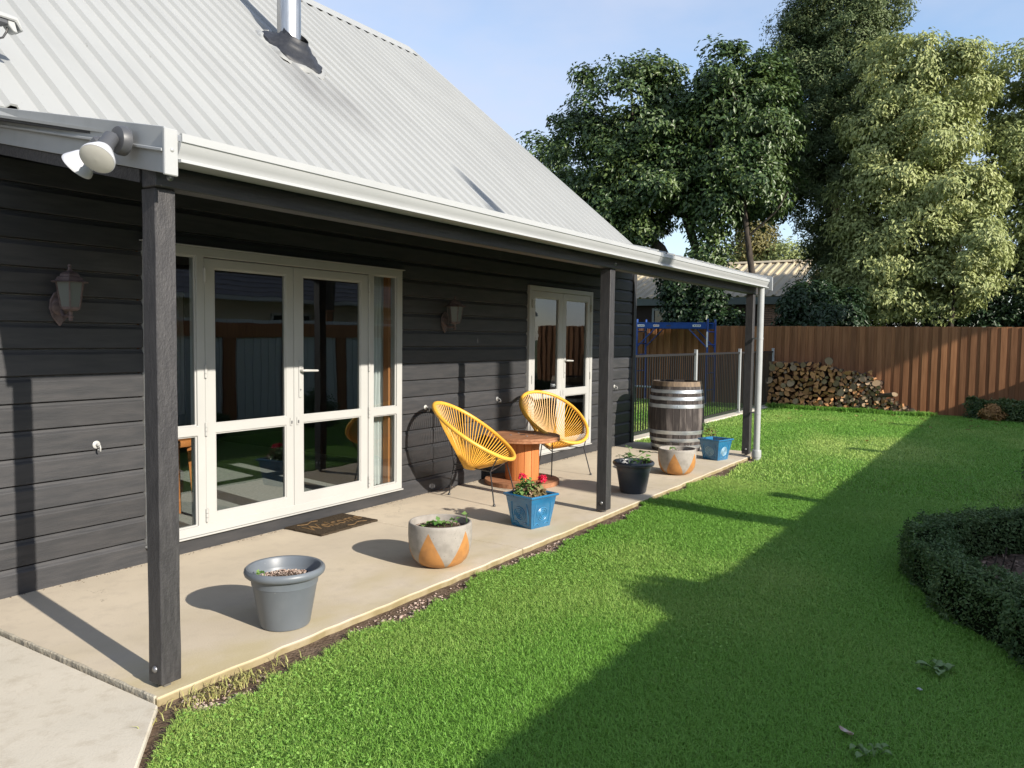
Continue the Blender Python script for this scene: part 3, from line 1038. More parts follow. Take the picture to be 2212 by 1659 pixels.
gut = gutter(1.905, 6.735).build('gutter', 'gutter_white', house, smooth=35)
gutter(6.737, 10.25).build('gutter', 'gutter_white', house, smooth=35)
gp2 = [(y-0.004 if y < 2.85 else y, z-(0.003 if z < 2.25 else -0.003)) for y, z in gp]
MB().prism(gp2, 0, 6.70, 6.775).build('gutter_joiner', 'gutter_white', gut, smooth=35)
MB().prism([(2.925, 2.17), (2.925, 2.268), (2.779, 2.268), (2.779, 2.236), (2.796, 2.206), (2.804, 2.17)], 0, 10.251, 10.256).build('gutter_end', 'gutter_white', house)
beam = MB().box(1.902, 10.38, 2.945, 3.04, 2.088, 2.245).build('veranda_beam', 'beam_stain', house, bevel=0.004)
for x in (1.965, 6.12, 10.20):
    MB().lathe([(0.0, 0.012), (0.008, 0.011), (0.014, 0.006), (0.016, 0.0)], 14, closed=False).build('bolt', 'bolt_steel', beam, smooth=60, loc=(x, 2.9455, 2.13)).rotation_euler = (PI/2, 0, 0)
random.seed(5)
for (x, y, w) in ((1.917, 2.974, 0.092), (6.07, 2.965, 0.094), (10.20, 2.955, 0.094)):
    zsn = 16
    vs, fs = [], []
    for i in range(zsn+1):
        z = 0.022+(2.087-0.022)*i/zsn
        for cx_, cy_ in ((0, 0), (1, 0), (1, 1), (0, 1)):
            vs.append((x+w*cx_+random.uniform(-0.0012, 0.0012), y+w*cy_+random.uniform(-0.0012, 0.0012), z))
    for i in range(zsn):
        for k in range(4):
            l = (k+1) % 4
            fs.append((i*4+k, i*4+l, i*4+4+l, i*4+4+k))
    fs += [(3, 2, 1, 0), (zsn*4, zsn*4+1, zsn*4+2, zsn*4+3)]
    po = MB().add(vs, fs).build('veranda_post', 'post_stain', house, bevel=0.003)
    MB().box(x+0.03, x+w-0.03, y+0.03, y+w-0.03, -0.001, 0.021).build('post_bracket', 'bolt_steel', po)
    MB().lathe([(0.0, 0.010), (0.010, 0.009), (0.015, 0.004), (0.015, 0.0)], 14, closed=False).build('bolt', 'bolt_steel', po, smooth=60, loc=(x-0.0005, y+0.045, 0.085)).rotation_euler = (0, -PI/2, 0)
# near barge: stepped white fascia climbing with the veranda roof
bz = lambda y: vz(y)+0.0
y0, y1 = 2.815, 4.86


def barge_piece(xa, xb, lo, hi, a=y0, b=y1):
    return MB().prism([(a, bz(a)+lo), (b, bz(b)+lo), (b, bz(b)+hi), (a, bz(a)+hi)], 0, xa, xb)


bg_ = barge_piece(1.866, 1.895, -0.160, 0.012).build('barge_board', 'gutter_white', house, bevel=0.002)
barge_piece(1.856, 1.8655, -0.075, 0.018).build('barge_capping', 'gutter_white', bg_, bevel=0.002)
barge_piece(1.844, 1.8555, -0.078, -0.066).build('barge_lip', 'gutter_white', bg_, bevel=0.002)
MB().box(1.846, 1.904, 2.796, 2.812, 2.108, 2.286).build('barge_end', 'gutter_white', bg_, bevel=0.003)
MB().lathe([(0.0, 0.006), (0.006, 0.005), (0.009, 0.0)], 12, closed=False).build('rivet', 'gutter_white', bg_, smooth=60, loc=(1.877, 2.7958, 2.205)).rotation_euler = (PI/2, 0, 0)
for o_ in [bg_]+list(bg_.children):
    if o_.name.startswith('barge'):
        for v_ in o_.data.vertices:
            v_.co.x += max(0.0, v_.co.y-2.83)*0.075
ra_ = barge_piece(1.880, 1.93, -0.215, -0.162, 3.045).build('barge_rafter', 'beam_stain', house)
for v_ in ra_.data.vertices:
    v_.co.x += (v_.co.y-2.83)*0.075
bg2 = MB().prism([(2.76, vz(2.76)-0.13), (4.86, vz(4.86)-0.13), (4.86, vz(4.86)+0.045), (2.76, vz(2.76)+0.045)], 0, 10.345, 10.37).build('barge_board', 'gutter_white', house, bevel=0.002)
ds = MB().tube([(10.12, 2.835, 2.17), (10.12, 2.835, 0.05)], 0.040, 20).build('downpipe', 'gutter_white', house, smooth=50)
for z in (1.52, 0.57):
    MB().lathe([(0.043, -0.012), (0.043, 0.012)], 20, (10.12, 2.835, z)).build('pipe_bracket', 'gutter_white', ds, smooth=50)
    MB().bar((10.155, 2.835, z), (10.22, 2.96, z), 0.016, 0.02).build('bracket_arm', 'gutter_white', ds)
MB().lathe([(0.052, -0.06), (0.052, 0.005), (0.060, 0.008), (0.060, 0.085), (0.056, 0.10), (0.050, 0.104)], 24, (10.12, 2.835, 0.0)).build('pipe_socket', 'gutter_white', ds, smooth=40)

# ------------------------------------------------------------------ things fixed to the house
def lantern(loc, label):
    t = thing('wall_lantern', label, 'wall lamp', loc, 0, 'six-sided lanterns on the black wall')
    # back plate (shield)
    sh = [(-0.052, 0.03), (-0.058, -0.02), (-0.04, -0.075), (0.0, -0.125), (0.04, -0.075), (0.058, -0.02), (0.052, 0.03), (0.03, 0.07), (0, 0.085), (-0.03, 0.07)]
    MB().prism(sh, 1, -0.014, 0).build('back_plate', 'old_copper', t, bevel=0.004)
    MB().lathe([(0.05, 0), (0.045, 0.012), (0.02, 0.02)], 20).build('plate_boss', 'old_copper', t, smooth=40, loc=(0, -0.014, -0.01)).rotation_euler = (PI/2, 0, 0)
    MB().tube([(0, -0.02, -0.03), (0, -0.06, -0.065), (0, -0.10, -0.062), (0, -0.13, -0.05)], [0.013, 0.012, 0.012, 0.012], 8).build('arm', 'old_copper', t, smooth=60)
    cx_ = (0, -0.13, 0)
    MB().lathe([(0.008, -0.092), (0.014, -0.088), (0.012, -0.075), (0.017, -0.068), (0.010, -0.06), (0.014, -0.028), (0.035, -0.035), (0.053, -0.025)], 6, cx_).build('base_finial', 'old_copper', t)
    MB().lathe([(0.108, 0.128), (0.105, 0.132), (0.082, 0.138), (0.072, 0.156), (0.058, 0.160), (0.055, 0.172), (0.042, 0.184), (0.020, 0.190), (0.010, 0.202), (0.007, 0.214), (0.012, 0.222), (0.008, 0.232)], 6, cx_).build('lid', 'old_copper', t)
    MB().lathe([(0.055, -0.026), (0.058, -0.012)], 6, cx_).build('bottom_ring', 'old_copper', t)
    for k in range(6):
        t0, t1 = PI/3*k, PI/3*(k+1)
        a0, a1 = Vector((math.cos(t0), math.sin(t0), 0)), Vector((math.cos(t1), math.sin(t1), 0))
        o_ = Vector(cx_)
        lo, hi = 0.055, 0.077
        q = [o_+a0*lo+Vector((0, 0, -0.012)), o_+a1*lo+Vector((0, 0, -0.012)), o_+a1*hi+Vector((0, 0, 0.128)), o_+a0*hi+Vector((0, 0, 0.128))]
        nrm = (q[1]-q[0]).cross(q[3]-q[0]).normalized()*0.003
        MB().add([p for p in q]+[p-nrm for p in q], [(0, 1, 2, 3), (7, 6, 5, 4), (0, 4, 5, 1), (1, 5, 6, 2), (2, 6, 7, 3), (3, 7, 4, 0)]).build('pane', 'frosted_pane', t, fix=False)
        MB().bar(q[0]*1.0, q[3], 0.008, 0.008, upv=(a0.x, a0.y, 0)).build('rib', 'old_copper', t)
    return t


lantern((2.44, WY-0.002, 1.655), 'copper lantern on the black wall left of the front veranda post, near the camera')
lantern((6.09, WY-0.002, 1.655), 'copper lantern on the shaded black wall between the two french doors')

hk = [(2.648, 0.812, 'white hook on the wall boards left of the front veranda post'), (5.814, 0.825, 'white hook on the wall just behind the top of the near yellow chair'),
      (7.026, 0.835, 'white hook on the wall above the round spool table'), (9.912, 0.838, 'white hook on the wall right of the small french door, beside the middle post')]
for i, (x, z, lab) in enumerate(hk):
    t = thing('wall_hook', lab, 'hook', (x, WY, z), 0, 'white hooks along the house wall')
    MB().lathe([(0.024, 0), (0.024, 0.003), (0.020, 0.006), (0.009, 0.008), (0.008, 0.03)], 18).build('base_disc', 'white_joinery', t, smooth=40).rotation_euler = (PI/2, 0, 0)
    pts = [(0, -0.028, 0.0), (0, -0.042, -0.002), (0, -0.047, -0.015), (0, -0.046, -0.036), (0, -0.036, -0.028), (0, -0.026, -0.038), (0, -0.024, -0.026)]
    MB().tube(pts, 0.0045, 8).build('hook_wire', 'white_joinery', t, smooth=60)

# twin floodlight on the near barge
ft = thing('floodlight', 'grey twin floodlight with two white lamps on the white barge end', 'floodlight', (1.842, 3.055, 2.262))
MB().lathe([(0.058, 0.0), (0.058, 0.018), (0.052, 0.034), (0.030, 0.040)], 28).build('mount_base', 'lamp_plastic', ft, smooth=35).rotation_euler = (0, -PI/2, 0)


def flood_head(p0, d, sc=1.0):
    d = Vector(d).normalized()
    q = Vector((0, 0, 1)).rotation_difference(d)
    o = MB().lathe([(0.020, -0.01), (0.030, 0.0), (0.030, 0.062), (0.034, 0.066), (0.034, 0.078), (0.030, 0.082)], 24).build('lamp_holder', 'lamp_plastic', ft, smooth=35)
    o.rotation_mode = 'QUATERNION'
    o.rotation_quaternion = q
    o.location = p0
    b_ = MB().lathe([(0.032, 0.080), (0.040, 0.090), (0.062, 0.132), (0.0645, 0.140), (0.0645, 0.146), (0.062, 0.147)], 32, closed=False).build('lamp_reflector', 'lamp_bulb_back', o, smooth=35, fix=False)
    MB().lathe([(0.062, 0.1465), (0.050, 0.150), (0.026, 0.153), (0.0, 0.154)], 32, closed=False).build('lamp_face', 'lamp_glass', o, smooth=60, fix=False)
    return o


MB().tube([(-0.03, 0.0, 0.01), (-0.05, 0.003, 0.0), (-0.066, 0.003, -0.002)], 0.017, 12).build('knuckle', 'lamp_plastic', ft, smooth=60)
MB().tube([(-0.03, 0.035, -0.005), (-0.05, 0.055, 0.0), (-0.052, 0.07, 0.0)], 0.016, 12).build('knuckle', 'lamp_plastic', ft, smooth=60)
flood_head((-0.062, -0.01, 0.0), (-0.60, -0.36, -0.72))
flood_head((-0.045, 0.095, 0.0), (-0.30, 0.68, -0.66))

# sensor light on a bracket above the near roof edge
sl = thing('sensor_light', 'white security sensor light with dangling cable above the near roof edge', 'security light', (2.06, 4.96, 2.92))
MB().tube([(0, 0, -0.03), (0, 0, 0.40)], 0.016, 10).build('bracket_pole', 'gutter_white', sl, smooth=50)
hd = MB().prism([(-0.02, 0.385), (0.275, 0.370), (0.305, 0.30), (0.292, 0.298), (0.262, 0.345), (-0.02, 0.345)], 1, -0.05, 0.05).build('hood', 'gutter_white', sl, bevel=0.008)
MB().box(0.0, 0.225, -0.04, 0.04, 0.316, 0.344).build('lens_body', 'lamp_plastic', sl, bevel=0.006)
MB().prism([(0.226, 0.344), (0.262, 0.344), (0.278, 0.285), (0.255, 0.288), (0.228, 0.318)], 1, -0.035, 0.035).build('sensor_eye', 'gutter_white', sl, bevel=0.004)
MB().tube([(0.238, 0, 0.316), (0.232, 0, 0.285), (0.212, 0, 0.248), (0.18, 0, 0.232), (0.15, 0, 0.25), (0.10, 0, 0.30)], 0.006, 8).build('cable', 'dark_steel', sl, smooth=60)
# soffit light
sp = MB().lathe([(0.05, 0.0), (0.05, -0.03), (0.038, -0.055), (0.0, -0.062)], 20, closed=False).build('soffit_light', 'frosted_pane', smooth=40, loc=(8.50, 4.62, vz(4.62)-0.05))
tag(sp, 'small round light under the veranda soffit above the small french door', 'ceiling light')

# curtain and stool seen through the glass
cv, cf = [], []
ncz, ncx = 8, 60
for j in range(ncz+1):
    z = 0.15+(2.08-0.15)*j/ncz
    for i in range(ncx+1):
        u = i/ncx
        wx = 0.235*(1.0+0.05*math.sin(j))*(0.85 if j > 6 else 1)
        cv.append((5.475-wx+u*wx, 4.905+0.024*math.sin(u*5*2*PI+0.4*math.sin(j*0.9)), z))
for j in range(ncz):
    for i in range(ncx):
        a = j*(ncx+1)+i
        cf.append((a, a+1, a+ncx+2, a+ncx+1))
cu = MB().add(cv, cf).build('curtain', 'curtain_cloth', smooth=80, fix=False)
tag(cu, 'pale blue curtain drawn aside behind the right sidelight of the large french door', 'curtain')
st = thing('wooden_stool', 'orange wooden stool inside the house behind the left sidelight', 'stool', (3.62, 5.42, 0.085))
MB().lathe([(0.15, 0.56), (0.16, 0.575), (0.16, 0.60), (0.15, 0.61)], 24).build('seat', 'stool_wood', st, smooth=40)
for k in range(4):
    a = PI/4+PI/2*k
    MB().bar((0.16*math.cos(a), 0.16*math.sin(a), 0), (0.11*math.cos(a), 0.11*math.sin(a), 0.56), 0.034, 0.034).build('leg', 'stool_wood', st, bevel=0.004)

# door mat
dm = thing('door_mat', 'dark coir doormat reading Welcome in front of the large french door', 'doormat', (4.405, 4.535, 0.0))
random.seed(9)
bmv = []
nu = 30
ring = []
for i in range(nu):
    ring.append((-0.305+0.61*i/nu, -0.198))
for i in range(14):
    ring.append((0.305, -0.198+0.396*i/14))
for i in range(nu):
    ring.append((0.305-0.61*i/nu, 0.198))
for i in range(14):
    ring.append((-0.305, 0.198-0.396*i/14))
ring = [(x+random.uniform(-0.003, 0.003), y+random.uniform(-0.003, 0.003)) for x, y in ring]
MB().prism(ring, 2, 0.001, 0.016).build('mat_base', 'mat_coir', dm, bevel=0.002)
fc = D.curves.new('lettering', 'FONT')
fc.body = 'Welcome'
fc.size = 0.165
fc.shear = 0.35
fc.extrude = 0.0015
fc.align_x = 'CENTER'
fc.align_y = 'CENTER'
fo = D.objects.new('lettering', fc)
COL.objects.link(fo)
bpy.context.view_layer.update()
fme = D.meshes.new_from_object(fo.evaluated_get(bpy.context.evaluated_depsgraph_get()))
D.objects.remove(fo)
fme.materials.clear()
fme.materials.append(MATS['mat_letter'])
lt = link('lettering', fme, dm, (0.0, 0.0, 0.0175))
lt.scale = (0.86, 1.25, 1)
for k, (sx_, sy_) in enumerate(((-1, 1), (1, -1))):
    sp_ = [(sx_*(0.02+0.20*u), sy_*(0.145+0.02*math.sin(u*7)), 0.017) for u in np.linspace(0, 1, 16)]
    MB().tube(sp_, 0.004, 6).build('scroll', 'mat_letter', dm)

# ------------------------------------------------------------------ pots and plants
SQ1X, SQ1Y, SQ1R = 5.33, 3.266, 213.0
SQ2X, SQ2Y, SQ2R = 9.68, 3.222, 209.0

def pebbles(cx_, cy_, cz, r, n, size, name, parent, mat='pebble', seed=1, dome=0.0):
    rg = np.random.default_rng(seed)
    a = rg.random(n)*2*PI
    q = np.sqrt(rg.random(n))*r
    P = np.stack([cx_+q*np.cos(a), cy_+q*np.sin(a), cz+dome*(1-(q/r)**2)+rg.random(n)*size*0.3], 1)
    return pebble_mesh(P, size*(0.5+rg.random(n)*0.8), name, parent, mat, rg)


def pebble_mesh(P, sz, name, parent, mat, rg, flat=0.55):
    n = len(P)
    base = np.array([[1, 0, 0], [-1, 0, 0], [0, 1, 0], [0, -1, 0], [0, 0, 1], [0, 0, -1]], float)
    F = np.array([[0, 2, 4], [2, 1, 4], [1, 3, 4], [3, 0, 4], [2, 0, 5], [1, 2, 5], [3, 1, 5], [0, 3, 5]])
    v = np.repeat(base[None], n, 0)*(0.75+0.5*rg.random((n, 6, 1)))*sz[:, None, None]
    v[:, :, 2] *= flat
    an = rg.random(n)*2*PI
    c_, s_ = np.cos(an)[:, None], np.sin(an)[:, None]
    x, y = v[:, :, 0].copy(), v[:, :, 1].copy()
    v[:, :, 0] = x*c_-y*s_
    v[:, :, 1] = x*s_+y*c_
    v += P[:, None, :]
    f = ((np.arange(n)*6)[:, None, None]+F[None]).reshape(-1, 3)
    return stuff(link(name, np_mesh(name, v.reshape(-1, 3), f, mat, tint=np.repeat(rg.random(n), 6)), parent))


def plastic_pot(name, loc, mat, label, seed):
    t = thing(name, label, 'plant pot', loc)
    pr = [(0.112, 0.0), (0.122, 0.004), (0.127, 0.014), (0.168, 0.250), (0.172, 0.256), (0.173, 0.262), (0.190, 0.265), (0.200, 0.274), (0.204, 0.287), (0.201, 0.300), (0.192, 0.308), (0.181, 0.306), (0.174, 0.296), (0.166, 0.22)]
    MB().lathe(pr, 56).build('pot_body', mat, t, smooth=38)
    MB().lathe([(0.168, 0.235), (0.12, 0.243), (0.05, 0.246), (0.0, 0.246)], 32, closed=False).build('potting_soil', 'pot_soil', t, smooth=60, fix=False)
    return t


pot1 = plastic_pot('plastic_pot', (2.74, 3.165, 0), 'pot_grey', 'mid grey round plastic pot filled with gravelly soil, nearest the camera', 1)
pebbles(0, 0, 0.243, 0.150, 900, 0.0055, 'gravel_mulch', pot1, seed=3)
pot2 = plastic_pot('plastic_pot', (7.08, 3.17, 0), 'pot_dark', 'charcoal round plastic pot with leafy green plant, just past the middle post', 2)


def bowl(loc, rz_, label):
    t = thing('bowl_planter', label, 'planter', loc, rz_)
    pr = [(0.085, 0.0), (0.115, 0.003), (0.150, 0.020), (0.178, 0.050), (0.197, 0.095), (0.206, 0.145), (0.2095, 0.20), (0.209, 0.262), (0.2075, 0.280), (0.203, 0.287), (0.195, 0.288), (0.190, 0.284), (0.1885, 0.20)]
    MB().lathe(pr, 64).build('bowl_body', 'bowl_paint', t, smooth=40)
    MB().lathe([(0.190, 0.240), (0.12, 0.247), (0.0, 0.25)], 32, closed=False).build('potting_soil', 'pot_soil', t, smooth=60, fix=False)
    return t


# bowl facing: one copper peak points a little left of the camera
b1 = bowl((4.06, 3.186, 0), math.radians(53), 'concrete bowl planter with copper triangles on the patio edge beside the doormat')
pebbles(0, 0, 0.243, 0.172, 700, 0.0055, 'gravel_mulch', b1, seed=5)
b2 = bowl((8.35, 3.215, 0), math.radians(49), 'concrete bowl planter with copper triangles standing in front of the wine barrel')
pebbles(0, 0, 0.243, 0.172, 500, 0.0055, 'gravel_mulch', b2, seed=6)


def square_pot(loc, rz_, label, pale):
    t = thing('square_planter', label, 'planter', loc, rz_)
    s2 = math.sqrt(2)
    hb, ht = 0.108, 0.143
    half = lambda z: hb+(ht-hb)*z/0.245
    pr = [(hb*s2, 0.0), (half(0.245)*s2, 0.240), (0.154*s2, 0.243), (0.160*s2, 0.250), (0.159*s2, 0.260), (0.153*s2, 0.265), (0.142*s2, 0.263), (0.134*s2, 0.256), (0.126*s2, 0.19)]
    MB().lathe(pr, 4, phase=0.0).build('pot_body', 'blue_glaze', t, bevel=0.006, seg=2, smooth=30)
    MB().lathe([(0.131*s2, 0.215), (0.0, 0.226)], 4, closed=False).build('potting_soil', 'pot_soil', t, fix=False)
    for k in range(4):
        a = PI/4+PI/2*k
        nn_ = Vector((math.cos(a), math.sin(a), 0))
        tt = Vector((-math.sin(a), math.cos(a), 0))

        def P(u, z):
            return nn_*(half(z)+0.0015)+tt*u+Vector((0, 0, z))
        pts = []
        for i in range(70):
            th = i/70*3.6*2*PI
            r = 0.006+0.056*i/70
            pts.append(P(r*math.cos(th)*1.05, 0.108+r*math.sin(th)))
        mt = 'blue_relief_pale' if pale else 'blue_relief'
        MB().tube(pts, 0.0042, 5).build('spiral_relief', mt, t, smooth=60)
        for sgn in (-1, 1):
            pts = [P(sgn*(0.080+0.010*math.sin(v_*3)), 0.03+0.17*v_) for v_ in np.linspace(0, 1, 14)]
            MB().tube(pts, [0.002]+[0.0048]*12+[0.002], 5).build('leaf_relief', 'blue_relief', t, smooth=60)
            pts = [P(sgn*(0.025+0.060*v_), 0.022+0.02*math.sin(v_*3)) for v_ in np.linspace(0, 1, 8)]
            MB().tube(pts, [0.002]+[0.0042]*6+[0.002], 5).build('leaf_relief', 'blue_relief', t, smooth=60)
    return t


s1 = square_pot((SQ1X, SQ1Y, 0), math.radians(SQ1R), 'blue glazed square planter with red geranium, in front of the yellow chairs', False)
s2_ = square_pot((SQ2X, SQ2Y, 0), math.radians(SQ2R), 'blue glazed square planter with spindly plant, beside the downpipe and barrel', True)


def plant_leaves(name, C, R, n, ln, wd, mat, seed, up_=0.5, flat=0.0):
    rg = np.random.default_rng(seed)
    d = unit(rg.normal(size=(n, 3)))
    d[:, 2] = np.abs(d[:, 2])
    P = np.array(C)+d*np.array(R)*(0.55+0.5*rg.random((n, 1)))
    Nn = unit(d*0.6+np.array([0, 0, up_])+rg.normal(size=(n, 3))*0.35)
    A = unit(d+rg.normal(size=(n, 3))*0.6-np.array([0, 0, flat]))
    v, f, t = leaf_geo(P, Nn, A, ln*(0.7+0.6*rg.random(n)), wd*(0.7+0.6*rg.random(n)), rg.random(n), 0.12)
    return np_mesh(name, v, f, mat, t)


# geranium
ge = thing('geranium', 'green and bronze geranium with red flower heads in the near blue planter', 'plant', (SQ1X, SQ1Y, 0.22))
link('foliage', plant_leaves('foliage', (0, 0, 0.01), (0.115, 0.115, 0.12), 330, 0.040, 0.042, 'leaf_geranium', 4), ge)
link('foliage', plant_leaves('foliage', (-0.03, 0.03, 0.03), (0.10, 0.10, 0.12), 130, 0.038, 0.04, 'leaf_plant', 14), ge)
for k, (x, y, z) in enumerate(((-0.065, 0.045, 0.185), (0.055, -0.07, 0.165), (0.025, -0.09, 0.150), (0.10, -0.04, 0.16))):
    MB().tube([(x*0.3, y*0.3, 0.0), (x, y, z-0.01)], 0.003, 6).build('stem', 'leaf_plant', ge)
    link('flower_head', plant_leaves('flower_head', (x, y, z-0.012), (0.030, 0.030, 0.026), 46, 0.022, 0.020, 'petal_red', 20+k), ge)


def seedling(loc, label, specs, seed, mat='leaf_plant'):
    """specs: list of (x, y, height, leaf count, leaf length)"""
    t = thing('young_plant', label, 'plant', loc)
    rg = np.random.default_rng(seed)
    for (x, y, h, nl, ll) in specs:
        ex, ey = x+rg.normal()*h*0.35, y+rg.normal()*h*0.35
        MB().tube([(x, y, -0.01), ((x+ex)/2, (y+ey)/2, h*0.6), (ex, ey, h)], 0.0022, 5).build('stem', 'leaf_plant', t)
        P = np.repeat(np.array([[ex, ey, h]]), nl, 0)+rg.normal(size=(nl, 3))*0.006
        an = np.arange(nl)/nl*2*PI+rg.random()*6
        A = np.stack([np.cos(an), np.sin(an), -0.15+0.4*rg.random(nl)], 1)
        Nn = unit(np.array([[0, 0, 1.0]])+rg.normal(size=(nl, 3))*0.25)
        v, f, tt = leaf_geo(P, Nn, A, ll*(0.8+0.4*rg.random(nl)), ll*0.85*(0.8+0.4*rg.random(nl)), rg.random(nl), 0.15)
        link('leaf_cluster', np_mesh('leaf_cluster', v, f, mat, tt), t)
    return t


seedling((2.66, 3.27, 0.245), 'tiny green seedling in the grey pot nearest the camera', [(0, 0, 0.02, 5, 0.03), (0.03, -0.01, 0.025, 4, 0.025)], 1)
seedling((4.06, 3.186, 0.245), 'bright green strawberry seedlings in the bowl planter beside the doormat', [(-0.06, 0.05, 0.03, 4, 0.04), (-0.02, 0.0, 0.035, 5, 0.05), (0.02, -0.02, 0.03, 5, 0.045), (0.05, -0.05, 0.045, 5, 0.04), (-0.09, 0.08, 0.02, 4, 0.04), (0.0, 0.04, 0.03, 5, 0.04), (0.12, -0.13, 0.075, 3, 0.035)], 2)
seedling((7.08, 3.17, 0.245), 'light green leafy plant growing in the charcoal pot', [(-0.05, 0.05, 0.16, 3, 0.06), (-0.09, 0.10, 0.12, 3, 0.05), (0.0, 0.0, 0.10, 5, 0.07), (0.05, -0.05, 0.09, 5, 0.06), (0.03, 0.05, 0.11, 4, 0.06), (0.09, -0.10, 0.07, 4, 0.06), (-0.02, -0.03, 0.07, 5, 0.06), (0.06, 0.02, 0.18, 3, 0.05)], 3)
seedling((8.35, 3.215, 0.245), 'single small seedling in the bowl planter near the barrel', [(-0.03, 0.04, 0.05, 4, 0.045), (0.0, 0.02, 0.03, 4, 0.03)], 4)
sd = thing('spindly_plant', 'thin yellowing plant leaning out of the far blue planter', 'plant', (SQ2X, SQ2Y, 0.222))
MB().tube([(0, 0, -0.01), (-0.02, 0.03, 0.07), (-0.05, 0.06, 0.14), (-0.09, 0.09, 0.22)], [0.005, 0.004, 0.003, 0.002], 6).build('stem', 'bark', sd)
MB().tube([(-0.02, 0.03, 0.07), (0.02, 0.0, 0.12), (0.05, -0.02, 0.13)], 0.0025, 5).build('stem', 'bark', sd)
link('foliage', plant_leaves('foliage', (-0.05, 0.06, 0.08), (0.07, 0.07, 0.13), 80, 0.028, 0.024, 'leaf_yellow', 8), sd)
link('foliage', plant_leaves('foliage', (-0.09, 0.09, 0.19), (0.05, 0.05, 0.06), 40, 0.03, 0.025, 'leaf_plant', 9), sd)

# ------------------------------------------------------------------ spool table
SPX, SPY = 6.85, 4.31
sp_t = thing('spool_table', 'round cable spool table of orange stained wood between the yellow chairs', 'table', (SPX, SPY, 0))


def plank_disc(z0, z1, r, n, ang, name):
    w = 2*r/n
    for k in range(n):
        u0, u1 = -r+k*w+0.0015, -r+(k+1)*w-0.0015
        pts = []
        for u in np.linspace(u0, u1, 9):
            pts.append((u, math.sqrt(max(r*r-u*u, 1e-6))))
        for u in np.linspace(u1, u0, 9):
            pts.append((u, -math.sqrt(max(r*r-u*u, 1e-6))))
        ca, sa = math.cos(ang), math.sin(ang)
        pts = [(x*ca-y*sa, x*sa+y*ca) for x, y in pts]
        MB().prism(pts, 2, z0, z1).build(name, 'spool_top', sp_t, bevel=0.0025)


plank_disc(0.0, 0.046, 0.385, 5, 0.5, 'base_plank')
plank_disc(0.452, 0.474, 0.385, 6, 0.5, 'top_plank')
plank_disc(0.475, 0.498, 0.385, 5, 1.1, 'top_plank')
for k in range(14):
    a = 2*PI*k/14
    w = 2*PI/14*0.48
    pr = []
    for t_ in np.linspace(a-w, a+w, 4):
        pr.append((0.175*math.cos(t_), 0.175*math.sin(t_)))
    for t_ in np.linspace(a+w, a-w, 4):
        pr.append((0.150*math.cos(t_), 0.150*math.sin(t_)))
    MB().prism(pr, 2, 0.0461, 0.4519).build('drum_stave', 'spool_drum', sp_t, bevel=0.003)
MB().lathe([(0.032, 0.498), (0.032, 0.4992)], 16).build('spindle_hole_shade', 'hole_shade', sp_t)  # flat dark disc stands in for the shade inside the spindle hole
for k in range(4):
    a = 0.9+PI/2*k
    MB().lathe([(0.013, 0.4985), (0.010, 0.5035), (0.0, 0.505)], 10, (0.13*math.cos(a), 0.13*math.sin(a), 0), closed=False).build('bolt_head', 'bolt_steel', sp_t, smooth=50)

